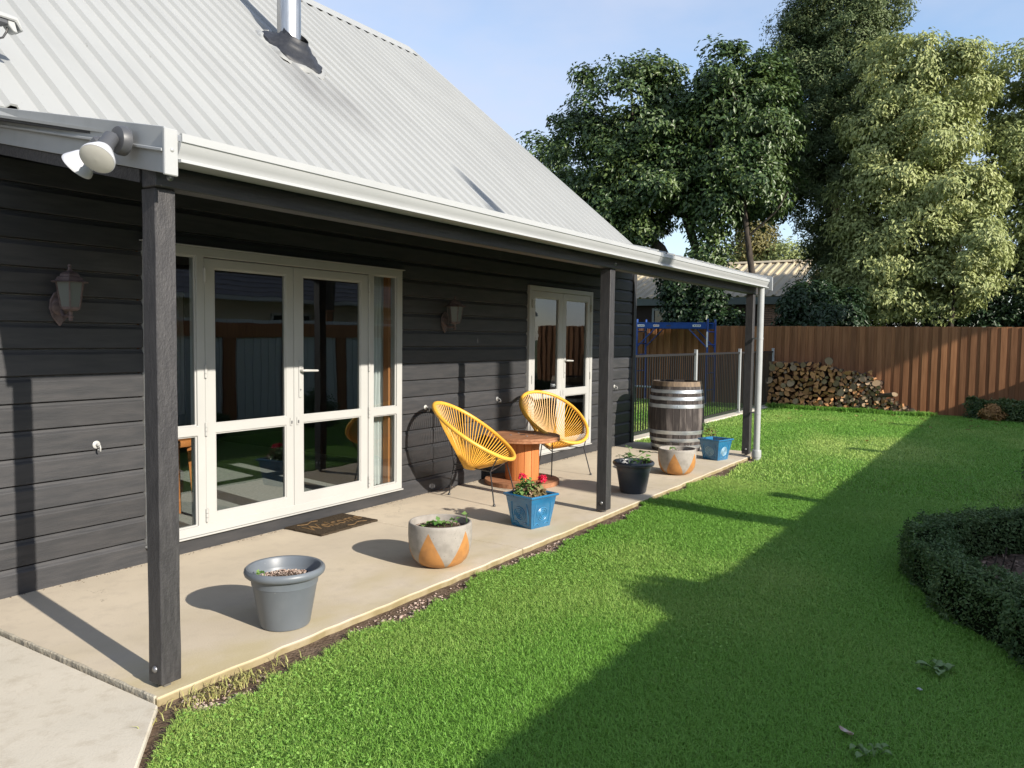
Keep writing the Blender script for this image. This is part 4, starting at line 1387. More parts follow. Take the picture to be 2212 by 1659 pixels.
# ------------------------------------------------------------------ string chairs
def string_chair(cz, c, phi, tilt, r1, r2, legs, label):
    t = thing('string_chair', label, 'chair', (c[0], c[1], 0), 0, 'yellow string chairs on the patio')
    n_ = Vector((math.cos(phi)*math.sin(tilt), math.sin(phi)*math.sin(tilt), math.cos(tilt)))
    e2 = Vector((-math.sin(phi), math.cos(phi), 0))
    e1 = e2.cross(n_)
    C0 = Vector((0, 0, cz))
    rim = []
    NR = 72
    for k in range(NR):
        a = 2*PI*k/NR
        # slight egg shape, broader at the back
        w = r2*(1.0-0.06*math.cos(a))
        rim.append(C0+e1*(r1*math.cos(a))+e2*(w*math.sin(a)))
    MB().tube(rim, 0.0185, 12, closed=True).build('rim', 'yellow_cord', t, smooth=70)
    hub = C0-n_*0.315+e1*0.155
    hub = Vector((hub.x, hub.y, max(hub.z, 0.285)))
    hr = 0.052
    hv = Vector((n_.x*0.3, n_.y*0.3, 1)).normalized()
    hx = e2
    hy = hv.cross(hx)
    cords = MB()
    for k in range(NR):
        a = 2*PI*(k+0.5)/NR
        w = r2*(1.0-0.06*math.cos(a))
        p = C0+e1*(r1*math.cos(a))+e2*(w*math.sin(a))
        q = hub+hx*(hr*math.sin(a))-hy*(hr*math.cos(a))*-1.0
        q = hub+e2*(hr*math.sin(a))+(e1-hv*e1.dot(hv)).normalized()*(hr*math.cos(a))
        m_ = p.lerp(q, 0.5)+Vector((0, 0, -0.012))
        pp = (p-C0).normalized()
        cords.tube([p+n_*0.006, p.lerp(m_, 0.5)+Vector((0, 0, -0.006)), m_, q], 0.0042, 5)
    stuff(cords.build('cord_seat', 'yellow_cord', t, smooth=70, fix=False))
    MB().tube([hub+e2*(hr*math.cos(a))+(e1-hv*e1.dot(hv)).normalized()*(hr*math.sin(a)) for a in np.linspace(0, 2*PI, 24, endpoint=False)], 0.006, 8, closed=True).build('hub_ring', 'yellow_cord', t, smooth=70)
    # black rod frame: three legs reaching the rim, tied by a hoop under the seat
    tops = []
    L = [Vector((lx-c[0], ly-c[1], 0)) for lx, ly in legs]
    for lg in L:
        d = Vector((lg.x, lg.y, 0)).normalized()
        best = max(rim, key=lambda p: (Vector((p.x, p.y, 0))-Vector((C0.x, C0.y, 0))).normalized().dot(d))
        tops.append(best)
    hoop = []
    for i, lg in enumerate(L):
        tp = tops[i]+Vector((0, 0, -0.015))
        k = 0.80 if tp.z < 0.6 else 0.42
        mid = lg.lerp(Vector((tp.x*0.80, tp.y*0.80, tp.z)), 0.0)
        kn = Vector((lg.x*0.80, lg.y*0.80, 0.30))
        MB().tube([lg+Vector((0, 0, 0.004)), kn, tp], 0.0062, 8).build('leg', 'dark_steel', t, smooth=60)
        MB().lathe([(0.013, 0), (0.013, 0.014), (0.008, 0.02)], 10, (lg.x, lg.y, 0)).build('foot_cap', 'dark_steel', t, smooth=40)
        hoop.append(kn)
    for i in range(3):
        MB().tube([hoop[i], hoop[(i+1) % 3]], 0.005, 8).build('stretcher', 'dark_steel', t, smooth=60)
    return t


string_chair(0.64, (5.86, 4.21), math.radians(-70.0), 0.58, 0.44, 0.395, ((5.73, 3.893), (5.902, 4.528), (6.44, 4.145)), 'yellow string chair left of the spool table, nearer the large french door')
string_chair(0.64, (7.46, 4.28), math.radians(-106.6), 0.64, 0.42, 0.39, ((7.115, 4.114), (7.66, 4.60), (7.691, 3.95)), 'yellow string chair right of the spool table, in front of the small french door')

# ------------------------------------------------------------------ wine barrel
BX, BY = 10.21, 3.955
ba = thing('wine_barrel', 'weathered oak wine barrel with six galvanised hoops at the house corner', 'barrel', (BX, BY, 0))
BH = 0.935
br = lambda z: 0.372-(0.372-0.318)*((z-BH/2)/(BH/2))**2
NS = 26
for k in range(NS):
    a0, a1 = 2*PI*k/NS+0.006, 2*PI*(k+1)/NS-0.006
    vs, fs = [], []
    nz_ = 9
    for j in range(nz_):
        z = BH*j/(nz_-1)
        for rr in (0.0, -0.026):
            for q in (0, 0.5, 1):
                a = a0+(a1-a0)*q
                vs.append(((br(z)+rr)*math.cos(a), (br(z)+rr)*math.sin(a), z))
    for j in range(nz_-1):
        o = j*6
        fs += [(o, o+1, o+7, o+6), (o+1, o+2, o+8, o+7), (o+4, o+3, o+9, o+10), (o+5, o+4, o+10, o+11), (o+3, o, o+6, o+9), (o+2, o+5, o+11, o+8)]
    fs += [(3, 4, 1, 0), (4, 5, 2, 1)]
    o = (nz_-1)*6
    fs += [(o, o+1, o+4, o+3), (o+1, o+2, o+5, o+4)]
    MB().add(vs, fs).build('stave', 'barrel_wood', ba, smooth=30)
MB().lathe([(br(0.90)-0.027, 0.885), (0, 0.887)], 26, closed=False).build('barrel_head', 'barrel_wood', ba, fix=False)
MB().lathe([(br(0.875)+0.003, 0.872), (br(0.935)+0.003, 0.936), (br(0.935)-0.025, 0.9365)], 104, closed=False).build('raw_edge_band', 'barrel_raw', ba, fix=False, smooth=40)
for z, w in ((0.806, 0.048), (0.714, 0.050), (0.612, 0.052), (0.262, 0.052), (0.160, 0.048), (0.070, 0.046)):
    z0_, z1_ = z-w/2, z+w/2
    pr = [(br(z0_)+0.001, z0_), (br(z0_)+0.0045, z0_+0.003), (br(z)+0.0052, z), (br(z1_)+0.0045, z1_-0.003), (br(z1_)+0.001, z1_)]
    hp_ = MB().lathe(pr, 64, closed=False).build('hoop', 'hoop_steel', ba, smooth=40, fix=False)
MB().lathe([(0.011, 0), (0.008, 0.005), (0, 0.006)], 10, closed=False).build('rivet', 'hoop_steel', ba, smooth=50, loc=((br(.61)+0.004)*math.cos(3.55), (br(.61)+0.004)*math.sin(3.55), 0.612)).rotation_euler = (0, -PI/2, 3.55-PI)

# ------------------------------------------------------------------ pool fence
pf = thing('pool_fence', 'black tubular pool fence with silver posts running from house to back fence', 'fence', (10.62, 4.93, 0))
px0 = 0.06
posts = [0.03, 2.98, 5.56, 8.10]
for x in posts:
    p_ = MB().box(x-0.026, x+0.026, -0.026, 0.026, 0.0, 1.305).build('post', 'pool_post', pf, bevel=0.003)
    MB().box(x-0.028, x+0.028, -0.028, 0.028, 1.3055, 1.317).build('post_cap', 'pool_post', p_, bevel=0.003)
    MB().box(x-0.05, x+0.05, -0.05, 0.05, 0.0005, 0.008).build('post_foot', 'pool_post', p_)
for a, b in zip(posts[:-1], posts[1:]):
    for z in (0.065, 1.235):
        MB().box(a+0.027, b-0.027, -0.013, 0.013, z-0.019, z+0.019).build('rail', 'pool_black', pf, bevel=0.003)
pk = MB().box(-0.008, 0.008, -0.008, 0.008, 0.0845, 1.2155).mesh('picket', 'pool_black')
for a, b in zip(posts[:-1], posts[1:]):
    nn_ = int((b-a)/0.098)
    for i in range(1, nn_):
        link('picket', pk, pf, (a+(b-a)*i/nn_, 0, 0))

# ------------------------------------------------------------------ blue scaffold tower and small bench behind the pool fence
sc_t = thing('scaffold_tower', 'blue steel scaffold frame standing on the grass behind the pool fence', 'scaffold', (17.98, 6.25, -0.04))
dy_ = 1.78
dx_ = 0.54
for x in (0, dx_):
    for y in (0, dy_):
        p_ = MB().tube([(x, y, 0.05), (x, y, 2.02)], 0.024, 12).build('upright', 'scaffold_blue', sc_t, smooth=50)
        MB().lathe([(0.03, 0), (0.03, 0.05), (0.018, 0.06)], 12, (x, y, 0)).build('castor_socket', 'pool_post', sc_t, smooth=40)
    MB().box(x-0.02, x+0.02, 0.028, dy_-0.028, 1.79, 1.925).build('side_beam', 'scaffold_blue', sc_t, bevel=0.004)
    MB().box(x-0.026, x+0.026, 0.028, dy_-0.028, 1.926, 1.94).build('beam_flange', 'scaffold_blue', sc_t, bevel=0.002)
    for y, s_ in ((0, 1), (dy_, -1)):
        MB().tube([(x, y+s_*0.02, 1.36), (x, y+s_*0.46, 1.785)], 0.015, 8).build('brace', 'scaffold_blue', sc_t, smooth=50)
for y in (0, dy_):
    for z in (0.35, 0.75, 1.15, 1.42, 1.72):
        MB().tube([(0.024, y, z), (dx_-0.024, y, z)], 0.014, 8).build('rung', 'scaffold_blue', sc_t, smooth=50)
MB().box(0.03, dx_-0.03, 0.05, dy_-0.05, 1.905, 1.925).build('platform', 'scaffold_blue', sc_t)
for y, w, mt in ((0.16, 0.20, 'sticker'), (1.58, 0.18, 'sticker'), (1.20, 0.15, 'sticker')):
    s_ = MB().box(-0.0225, -0.0205, y, y+w, 1.835, 1.885).build('label_plate', mt, sc_t)
    for k in range(3):
        MB().box(-0.0235, -0.0226, y+0.02+k*w*0.28, y+0.02+k*w*0.28+w*0.2, 1.85, 1.87).build('print_mark', 'ink_red' if (y == 1.20) else 'ink', s_)
MB().box(-0.0235, -0.0205, 0.9, 1.02, 1.845, 1.87).build('print_mark', 'ink', sc_t)
MB().tube([(-0.026, 0, 1.36), (-0.026, 0, 1.72)], 0.020, 8).build('warning_label', 'sticker', sc_t, smooth=50)
for y in (0.28, 1.5):
    MB().tube([(-0.02, y, 1.79), (-0.03, y, 1.73), (-0.03, y+0.13, 1.72), (-0.02, y+0.16, 1.79)], 0.004, 6).build('locking_pin', 'bolt_steel', sc_t)
be = thing('steel_bench', 'low blue grey steel trestle on the grass behind the pool fence pickets', 'trestle', (17.3, 7.05, -0.04))
MB().box(-0.1, 0.1, -0.05, 0.85, 0.40, 0.43).build('top_plate', 'bench_steel', be, bevel=0.003)
for x in (-0.08, 0.08):
    for y in (0.05, 0.75):
        MB().tube([(x*1.6, y, 0), (x, y, 0.4)], 0.02, 8).build('leg', 'bench_steel', be, smooth=50)

# ------------------------------------------------------------------ timber fence at the end of the lawn
FX = 18.9
fe = thing('timber_fence', 'tall reddish brown board fence across the end of the lawn', 'fence', (FX+0.24, 0, -0.1), math.radians(3.5))
random.seed(21)
PT = 0.178
y = -2.1
bvars = []
for k in range(5):
    w = 0.108
    zz = [0, 0.5, 1.0, 1.5, 1.93]
    vs = []
    for z in zz:
        j = random.uniform(-0.003, 0.003)
        for a, b in ((0, -w/2+j), (0, w/2+j), (0.019, w/2+j), (0.019, -w/2+j)):
            vs.append((a, b, z))
    fs = [(3, 2, 1, 0), (16, 17, 18, 19)]
    for i in range(4):
        for q in range(4):
            r = (q+1) % 4
            fs.append((i*4+q, i*4+r, i*4+4+r, i*4+4+q))
    bvars.append(MB().add(vs, fs).mesh('fence_board', 'fence_brown', bevel=0.002))
while y < 9.6:
    o = link('fence_board', random.choice(bvars), fe, (-0.020+random.uniform(-0.002, 0.002), y, random.uniform(-0.006, 0.006)))
    o = link('fence_board', random.choice(bvars), fe, (0.002+random.uniform(0, 0.002), y+PT/2, random.uniform(-0.006, 0.006)))
    y += PT
for z in (0.35, 1.05, 1.75):
    MB().box(0.024, 0.074, -2.2, 9.7, z-0.05, z+0.05).build('fence_rail', 'fence_brown', fe)

# ------------------------------------------------------------------ firewood
random.seed(33)
rg = np.random.default_rng(33)


def log_mesh(kind, seed):
    r_ = random.Random(seed)
    L_ = 0.34
    if kind == 'round':
        n_ = 12
        ph = r_.random()*6
        poly = [((1+0.07*math.sin(2*t+ph)+0.05*math.sin(3*t+ph*2))*math.cos(t), (1+0.07*math.sin(2*t+ph))*math.sin(t)) for t in [2*PI*i/n_ for i in range(n_)]]
    else:
        sp_ = r_.choice((0.48, 0.6, 0.75, 0.95, 1.3))
        arc = [(math.cos(t), math.sin(t)) for t in np.linspace(-sp_, sp_, 7)]
        poly = [(r_.uniform(-0.1, 0.12), r_.uniform(-0.12, 0.12))]+arc
        cx_ = sum(p[0] for p in poly)/len(poly)
        poly = [(p[0]-cx_+r_.uniform(-.06, .06), p[1]+r_.uniform(-.06, .06)) for p in poly]
        mr_ = max(math.hypot(*p) for p in poly)
        poly = [(p[0]/mr_, p[1]/mr_) for p in poly]
    k = len(poly)
    tl = r_.uniform(-0.10, 0.10)
    vs = [(tl*a*0.5, a, b) for a, b in poly]+[(L_*0.08+0.02, a*1.03, b*1.03) for a, b in poly]+[(L_, a*0.97, b*0.97) for a, b in poly]
    vs = [(v[0]+(r_.uniform(-0.01, 0.01) if i < k else 0), v[1], v[2]) for i, v in enumerate(vs)]
    fs = [tuple(range(k-1, -1, -1))]
    mi = [0]
    for j in range(2):
        for i in range(k):
            l = (i+1) % k
            fs.append((j*k+i, j*k+l, j*k+k+l, j*k+k+i))
            mi.append(1 if (kind == 'round' or (1 <= i < k-1)) else 0)
    fs.append(tuple(range(2*k, 3*k)))
    mi.append(0)
    mb_ = MB()
    mb_.v, mb_.f, mb_.mi = vs, fs, mi
    return mb_.mesh('firewood_log', ['log_end' if kind != 'round' else 'log_end_pale', 'log_bark'], bevel=0, fix=False)


LM = {'split': [log_mesh('split', s) for s in range(14)], 'round': [log_mesh('round', s) for s in range(6)]}


def pile_top(y):
    """silhouette of the stack, height over the ground at y (left stack, then the slumped heap)"""
    return float(np.interp(y, [1.72, 1.95, 2.1, 2.5, 2.62, 2.9, 3.2, 3.45, 3.6, 4.92], [0.0, 0.05, 0.22, 0.40, 0.72, 0.86, 0.93, 0.96, 1.06, 1.06]))


placed = []
tries = 0
while len(placed) < 290 and tries < 60000:
    tries += 1
    yy = random.uniform(1.75, 4.9)
    heap = yy < 3.35+random.uniform(-0.12, 0.12)
    if heap:
        r = random.choice((0.030, 0.036, 0.042, 0.048, 0.056, 0.066))*(1.1 if tries < 9000 else 0.85)
    else:
        r = random.choice((0.050, 0.060, 0.070, 0.080))*(1.0 if tries < 12000 else 0.70)
    zt = pile_top(yy)-r*0.8
    if zt < r*0.6:
        continue
    zc = random.uniform(r*0.75, max(zt, r*0.76))
    if all((yy-a)**2+(zc-b)**2 > ((r+c_)*0.86)**2 for a, b, c_, h_ in placed):
        placed.append((yy, zc, r, heap))
placed.sort(key=lambda p: p[1])
top_done = False
for i, (yy, zc, r, heap) in enumerate(placed):
    kind = 'round' if (random.random() < (0.72 if heap else 0.13)) else 'split'
    o = link('firewood_log', random.choice(LM[kind]), None, (18.36+random.uniform(-0.05, 0.03), yy, zc-0.045))
    s_ = r*(1.42 if kind == 'split' else 1.0)
    o.scale = (random.uniform(0.9, 1.05), s_, s_)
    o.rotation_euler = (random.random()*2*PI, random.uniform(-0.05, 0.05), random.uniform(-0.10, 0.10))
    rel = zc/max(pile_top(yy), 0.1)
    row = 2 if rel > 0.84 else (0 if zc < 0.13 else 1)
    what = 'round cut branch' if kind == 'round' else 'split wedge log'
    where = ('right sloping end of the firewood heap', 'neat left part of the firewood stack')[0 if heap else 1]
    lay = ('in the bottom row', 'in the middle rows', 'in the top course')[row]
    lab = f'{what} {lay}, {where}'
    tag(o, lab, 'firewood log', lab.replace(',', ''))
# a few things that stand out
for (yy, zc, r, rot, lab, kind) in ((3.62, 1.10, 0.085, 0.3, 'grey weathered log end sitting alone on top of the firewood stack', 'round'),
                                    (1.93, 0.075, 0.075, 0.2, 'short thick round log on the grass at the right foot of the firewood heap', 'round'),
                                    (2.78, 0.90, 0.085, 1.2, 'pale orange split log lying on top of the sloping firewood heap', 'split')):
    o = link('firewood_log', LM[kind][1], None, (18.33, yy, zc-0.04), (rot, 0, 0.15))
    o.scale = (0.9, r, r)
    tag(o, lab, 'firewood log')
o = link('firewood_log', LM['round'][2], None, (18.30, 2.28, 0.395), (0.2, 0.15, 1.25))
o.scale = (1.1, 0.045, 0.045)
tag(o, 'pale branch piece lying crosswise on the low end of the firewood heap', 'firewood log')

# ------------------------------------------------------------------ trees and shrubs
def crown_mesh(name, blobs, n_clump, n_leaf, ln, wd, mat, seed, clump_r=0.38, up_=0.45, droop=0.35, shell=(0.5, 1.0), tint_amt=1.0, ragged=0.25, upbias=0.0):
    """leaf cloud: leafy sprays grouped in clumps through the outer part of each blob"""
    rg = np.random.default_rng(seed)
    vol = np.array([b[3]*b[4]*b[5] for b in blobs])**(2/3)
    cnt = np.maximum((n_clump*vol/vol.sum()).astype(int), 3)
    CP, CD = [], []
    for b, n_ in zip(blobs, cnt):
        d = unit(rg.normal(size=(n_, 3)))
        d[:, 2] += upbias*rg.random(n_)
        d = unit(d)
        rr = shell[0]+(shell[1]-shell[0])*np.sqrt(rg.random((n_, 1)))
        rr = rr*(1+ragged*(smooth_noise(d*2.2, 2.0, seed)[:, None]-0.5))
        CP.append(np.array(b[:3])+d*rr*np.array(b[3:]))
        CD.append(d)
    CP, CD = np.concatenate(CP), np.concatenate(CD)
    m_ = len(CP)
    ct = rg.random(m_)
    cs = clump_r*(0.6+0.8*rg.random(m_))
    idx = np.repeat(np.arange(m_), n_leaf)
    n = len(idx)
    loc_ = unit(rg.normal(size=(n, 3)))*(0.35+0.75*rg.random((n, 1))**0.6)*np.array([1.0, 1.0, 0.72])
    P = CP[idx]+loc_*cs[idx][:, None]
    out = unit(unit(loc_)*0.8+CD[idx]*0.8)
    Nn = unit(out*0.8+np.array([0, 0, up_])+rg.normal(size=(n, 3))*0.32)
    A = unit(out*0.7+rg.normal(size=(n, 3))*0.6+np.array([0, 0, -droop]))
    t = np.clip(tint_amt*(0.25*rg.random(n)+0.55*ct[idx]*rg.random(n)), 0, 1)
    v, f, tt = leaf_geo(P, Nn, A, ln*(0.65+0.7*rg.random(n)), wd*(0.65+0.7*rg.random(n)), t)
    return np_mesh(name, v, f, mat, tt)


def limb(tree, name, pts, r0, r1, n=9, mat='bark'):
    k = len(pts)
    return MB().tube(pts, [r0+(r1-r0)*i/(k-1) for i in range(k)], n).build(name, mat, tree, smooth=60)


def wig(a, b, k, amp, rnd_):
    A_, B_ = Vector(a), Vector(b)
    return [A_.lerp(B_, i/(k-1))+Vector((rnd_.uniform(-amp, amp), rnd_.uniform(-amp, amp), 0))*(1 if 0 < i < k-1 else 0) for i in range(k)]


rnd_ = random.Random(4)
# tree A: broad dark evergreen with two leaning trunks
ta = thing('evergreen_tree', 'broad dark glossy evergreen with leaning trunks behind the roof edge', 'tree', (0, 0, 0), 0, 'dark trees beyond the end fence')
limb(ta, 'trunk', [(21.5, 7.75, -0.1), (21.5, 7.87, 2.0), (21.5, 8.35, 3.0), (21.6, 8.95, 4.1), (21.8, 10.2, 5.2), (22, 11.0, 6.6)], 0.21, 0.09)
limb(ta, 'trunk', [(21.7, 7.35, -0.1), (21.7, 7.42, 2.7), (21.7, 8.15, 4.6), (21.8, 8.75, 6.3), (22, 9.2, 8.2)], 0.17, 0.07)
limb(ta, 'branch', [(21.7, 8.15, 4.6), (21.6, 7.75, 5.6), (21.6, 7.5, 7.2)], 0.10, 0.04)
for k in range(14):
    p0 = Vector((22, 9.0+rnd_.uniform(-0.4, 1.6), 5.0+rnd_.uniform(0, 2)))
    limb(ta, 'branch', wig(p0, p0+Vector((rnd_.uniform(-1.3, 1.3), rnd_.uniform(-1.5, 2.4), rnd_.uniform(0.3, 2.0))), 4, 0.1, rnd_), 0.06, 0.015, 6)
blA = [(22.2, 10.1, 8.0, 1.9, 1.75, 1.75), (22.3, 11.5, 6.9, 1.6, 1.45, 1.7), (22.0, 10.9, 5.4, 1.7, 1.6, 1.2), (21.9, 9.3, 6.2, 1.8, 1.5, 1.4), (22.0, 9.9, 4.6, 1.2, 0.8, 0.55), (21.9, 8.5, 5.6, 1.3, 0.8, 0.7),
       (22.4, 9.3, 8.1, 1.2, 0.9, 0.9), (22.3, 12.0, 5.3, 1.4, 1.2, 1.0), (21.8, 7.6, 4.0, 0.6, 0.40, 0.95), (22.6, 12.6, 4.3, 1.4, 1.2, 0.9)]
link('crown', crown_mesh('crown', blA, 420, 150, 0.15, 0.075, 'leaf_dark', 41, clump_r=0.42, droop=0.35, shell=(0.45, 1.05), ragged=0.5, upbias=0.25), ta)
# tree B: dark evergreen, taller, next to it
tb = thing('evergreen_tree', 'dark upright evergreen on a slim trunk between the broad evergreen and the fine leaved tree', 'tree', (0, 0, 0), 0, 'dark trees beyond the end fence')
limb(tb, 'trunk', [(21.6, 6.28, -0.1), (21.6, 6.32, 3.3), (21.6, 6.62, 5.3), (21.8, 6.72, 7.0), (22, 6.9, 8.2)], 0.105, 0.04)
limb(tb, 'branch', [(21.6, 6.45, 4.3), (21.5, 5.7, 4.9), (21.5, 5.4, 5.4)], 0.035, 0.015)
for k in range(10):
    p0 = Vector((21.9, 6.7, 5.2+rnd_.uniform(0, 2.5)))
    limb(tb, 'branch', wig(p0, p0+Vector((rnd_.uniform(-1, 1), rnd_.uniform(-1.2, 1.2), rnd_.uniform(0.2, 1.5))), 4, 0.1, rnd_), 0.05, 0.012, 6)
blB = [(22.3, 7.1, 8.15, 1.5, 1.1, 1.35), (22.2, 7.3, 6.6, 1.6, 1.2, 1.5), (22.0, 6.4, 5.8, 1.3, 0.9, 0.85), (21.9, 7.4, 5.2, 1.3, 0.8, 0.7), (22.3, 6.2, 7.4, 1.2, 0.8, 1.5), (22.2, 7.8, 7.9, 1.0, 0.8, 0.9)]
link('crown', crown_mesh('crown', blB, 290, 150, 0.15, 0.075, 'leaf_dark', 42, clump_r=0.42, droop=0.35, shell=(0.45, 1.05), tint_amt=0.8, ragged=0.5, upbias=0.25), tb)
# small dark tree peeping over the roof on the left
td = thing('evergreen_tree', 'small dark treetop peeping over the roof slope left of the broad evergreen', 'tree', (0, 0, 0), 0, 'dark trees beyond the end fence')
limb(td, 'trunk', [(26, 15.2, -0.1), (26, 15.3, 6.0)], 0.2, 0.1)
link('crown', crown_mesh('crown', [(26, 15.6, 7.4, 1.6, 1.3, 1.5), (26, 14.3, 6.3, 1.6, 1.5, 1.5), (26, 17.0, 7.2, 1.3, 1.2, 1.3), (26, 13.6, 5.2, 1.5, 1.4, 1.2)], 330, 40, 0.20, 0.085, 'leaf_dark', 43, clump_r=0.4, droop=0.4), td)
# tree C: tall fine-leaved conifer
tcn = thing('fine_leaved_tree', 'tallest tree, dense fine-leaved dark green, cut off by the top of the picture', 'tree', (0, 0, 0), 0)
limb(tcn, 'trunk', [(25.7, 5.0, -0.1), (25.7, 5.1, 4.2), (25.8, 5.2, 8.6), (25.8, 5.2, 12.8)], 0.26, 0.08)
for k in range(16):
    p0 = Vector((25.7, 5.2, 2.6+rnd_.uniform(0, 6)))
    a = rnd_.random()*6.28
    limb(tcn, 'branch', wig(p0, p0+Vector((math.cos(a)*1.1, math.sin(a)*1.2, rnd_.uniform(0.6, 1.5))), 4, 0.08, rnd_), 0.05, 0.012, 6)
blC = [(25.83, 5.18, 12.07, 1.64, 1.64, 1.74), (25.72, 5.45, 7.71, 1.42, 1.42, 2.83), (25.72, 5.18, 10.98, 1.74, 1.58, 2.40), (25.62, 6.10, 9.13, 1.53, 1.09, 2.18), (25.62, 4.58, 9.24, 1.64, 1.31, 2.18), (25.51, 6.00, 6.62, 1.42, 0.87, 1.20), (25.51, 4.91, 5.97, 1.64, 1.36, 2.07), (25.40, 5.23, 3.79, 1.31, 0.65, 1.31), (25.29, 4.25, 3.57, 1.31, 1.09, 1.53), (25.72, 4.03, 10.98, 1.20, 0.98, 1.64), (25.72, 6.32, 10.55, 1.09, 0.87, 1.42)]
link('crown', crown_mesh('crown', blC, 900, 170, 0.115, 0.040, 'leaf_fine', 44, clump_r=0.36, droop=-0.5, up_=0.3, shell=(0.4, 1.0), ragged=0.2), tcn)
# tree D: pale sunlit drooping leaves
te = thing('pale_leaved_tree', 'pale yellow green tree with drooping leaves, brightly sunlit above the fence', 'tree', (0, 0, 0), 0, 'pale leaved trees at the right')
limb(te, 'trunk', [(23.8, 2.7, -0.1), (23.8, 2.7, 4.2), (23.8, 2.6, 8.5)], 0.2, 0.06)
limb(te, 'trunk', [(23.2, 3.6, -0.1), (23.3, 3.7, 2.6), (23.6, 3.5, 5.3)], 0.10, 0.04)
limb(te, 'trunk', [(23.0, 1.68, -0.1), (23.1, 1.63, 2.4), (23.3, 1.5, 4.2)], 0.09, 0.03)
blD = [(23.76, 3.09, 8.55, 1.36, 0.99, 1.20), (23.76, 1.90, 8.17, 1.19, 0.87, 0.97), (23.54, 3.47, 7.03, 1.30, 0.87, 1.03), (23.54, 2.39, 6.82, 1.52, 1.11, 1.13), (23.33, 3.25, 5.51, 1.52, 1.17, 0.85), (23.33, 1.95, 5.19, 1.41, 1.11, 0.91), (23.33, 1.36, 3.89, 1.19, 0.77, 1.03), (23.11, 2.71, 3.94, 1.41, 1.06, 0.85), (23.11, 3.58, 3.34, 1.19, 0.82, 0.80), (23.00, 1.84, 2.91, 1.19, 1.11, 0.80), (23.00, 3.15, 2.58, 0.98, 0.94, 0.57), (23.2, 3.9, 2.9, 0.9, 0.7, 0.7), (23.3, 3.9, 4.4, 0.9, 0.6, 0.6)]
link('crown', crown_mesh('crown', blD, 470, 210, 0.13, 0.058, 'leaf_pale', 45, clump_r=0.36, droop=0.7, up_=0.35, shell=(0.45, 1.0), upbias=0.3, ragged=0.35), te)
tf = thing('pale_leaved_tree', 'shadier olive green drooping tree at the right edge behind the fence', 'tree', (0, 0, 0), 0, 'pale leaved trees at the right')
limb(tf, 'trunk', [(26.8, 0.2, -0.1), (26.8, 0.2, 4.0), (26.8, 0.1, 8.0)], 0.2, 0.06)
blE = [(26.82, 0.70, 8.39, 1.63, 1.19, 1.38), (26.82, -0.62, 8.92, 1.63, 1.38, 1.38), (26.71, 0.44, 6.48, 1.75, 1.19, 1.38), (26.61, -0.83, 6.80, 1.75, 1.38, 1.50), (26.50, 0.33, 4.79, 1.63, 1.25, 1.38), (26.39, -0.83, 4.57, 1.63, 1.38, 1.50), (26.29, 0.54, 2.88, 1.50, 1.25, 1.25), (26.29, -0.94, 2.56, 1.50, 1.25, 1.25)]
link('crown', crown_mesh('crown', blE, 380, 190, 0.14, 0.06, 'leaf_pale', 46, clump_r=0.38, droop=0.7, up_=0.35, shell=(0.45, 1.0), upbias=0.3, tint_amt=0.5, ragged=0.35), tf)
# dark shrub over the fence, ivy on the trunks
sh = thing('dark_shrub', 'dense dark green shrub rising just over the fence beside the brick gable', 'shrub', (0, 0, 0))
limb(sh, 'trunk', [(20.6, 4.4, -0.1), (20.6, 4.4, 2.0)], 0.08, 0.03)
link('foliage', crown_mesh('foliage', [(20.7, 4.55, 2.1, 0.8, 0.75, 0.95), (20.7, 4.0, 1.9, 0.8, 0.7, 0.95), (20.7, 4.9, 1.5, 0.6, 0.42, 0.8)], 320, 60, 0.12, 0.055, 'leaf_ivy', 47, clump_r=0.22, tint_amt=0.55), sh)
iv = thing('ivy', 'dark ivy mass climbing the leaning trunks behind the scaffold', 'climber', (0, 0, 0))
link('foliage', crown_mesh('foliage', [(21.3, 7.7, 1.5, 0.5, 0.75, 1.0), (21.3, 7.4, 2.5, 0.5, 0.38, 0.6), (21.3, 8.35, 3.0, 0.45, 0.4, 0.5), (21.3, 6.9, 1.6, 0.5, 0.55, 0.7), (21.3, 8.1, 2.3, 0.4, 0.5, 0.6)], 330, 48, 0.11, 0.08, 'leaf_ivy', 48, clump_r=0.22, tint_amt=0.7), iv)
un = thing('understorey_shrub', 'shaded low shrubs under the pale trees behind the fence', 'shrub', (0, 0, 0))
link('foliage', crown_mesh('foliage', [(24.6, 3.1, 1.9, 0.7, 1.4, 0.9), (24.7, 1.3, 1.9, 0.7, 1.4, 0.8), (24.7, -0.6, 2.0, 0.7, 1.4, 1.1), (25.4, 0.6, 2.5, 0.7, 1.6, 1.0), (25.4, -1.4, 2.4, 0.7, 1.4, 1.2)], 480, 60, 0.13, 0.06, 'leaf_ivy', 49, clump_r=0.3, tint_amt=0.6), un)
yt = thing('yellow_tree', 'distant yellow green tree seen between the trunks over the tan roof', 'tree', (0, 0, 0))
limb(yt, 'trunk', [(40, 11.0, -0.1), (40, 11.0, 5.0)], 0.2, 0.1)
link('crown', crown_mesh('crown', [(40, 11.6, 6.2, 1.3, 1.0, 1.4)], 130, 44, 0.17, 0.08, 'leaf_yellow', 50, clump_r=0.42), yt)
link('crown', crown_mesh('crown', [(40, 10.2, 5.4, 1.3, 1.3, 1.1), (40, 12.6, 5.2, 1.3, 1.3, 1.1)], 170, 44, 0.17, 0.08, 'leaf_pale', 51, clump_r=0.42, tint_amt=0.4), yt)

# ------------------------------------------------------------------ house behind the trees
nh = thing('neighbour_house', 'brick neighbour house with tan ribbed metal roof behind the back fence', 'house', (0, 0, 0))
ex, ez = 27.0, 2.98
rx_, rz_ = 31.2, 4.50


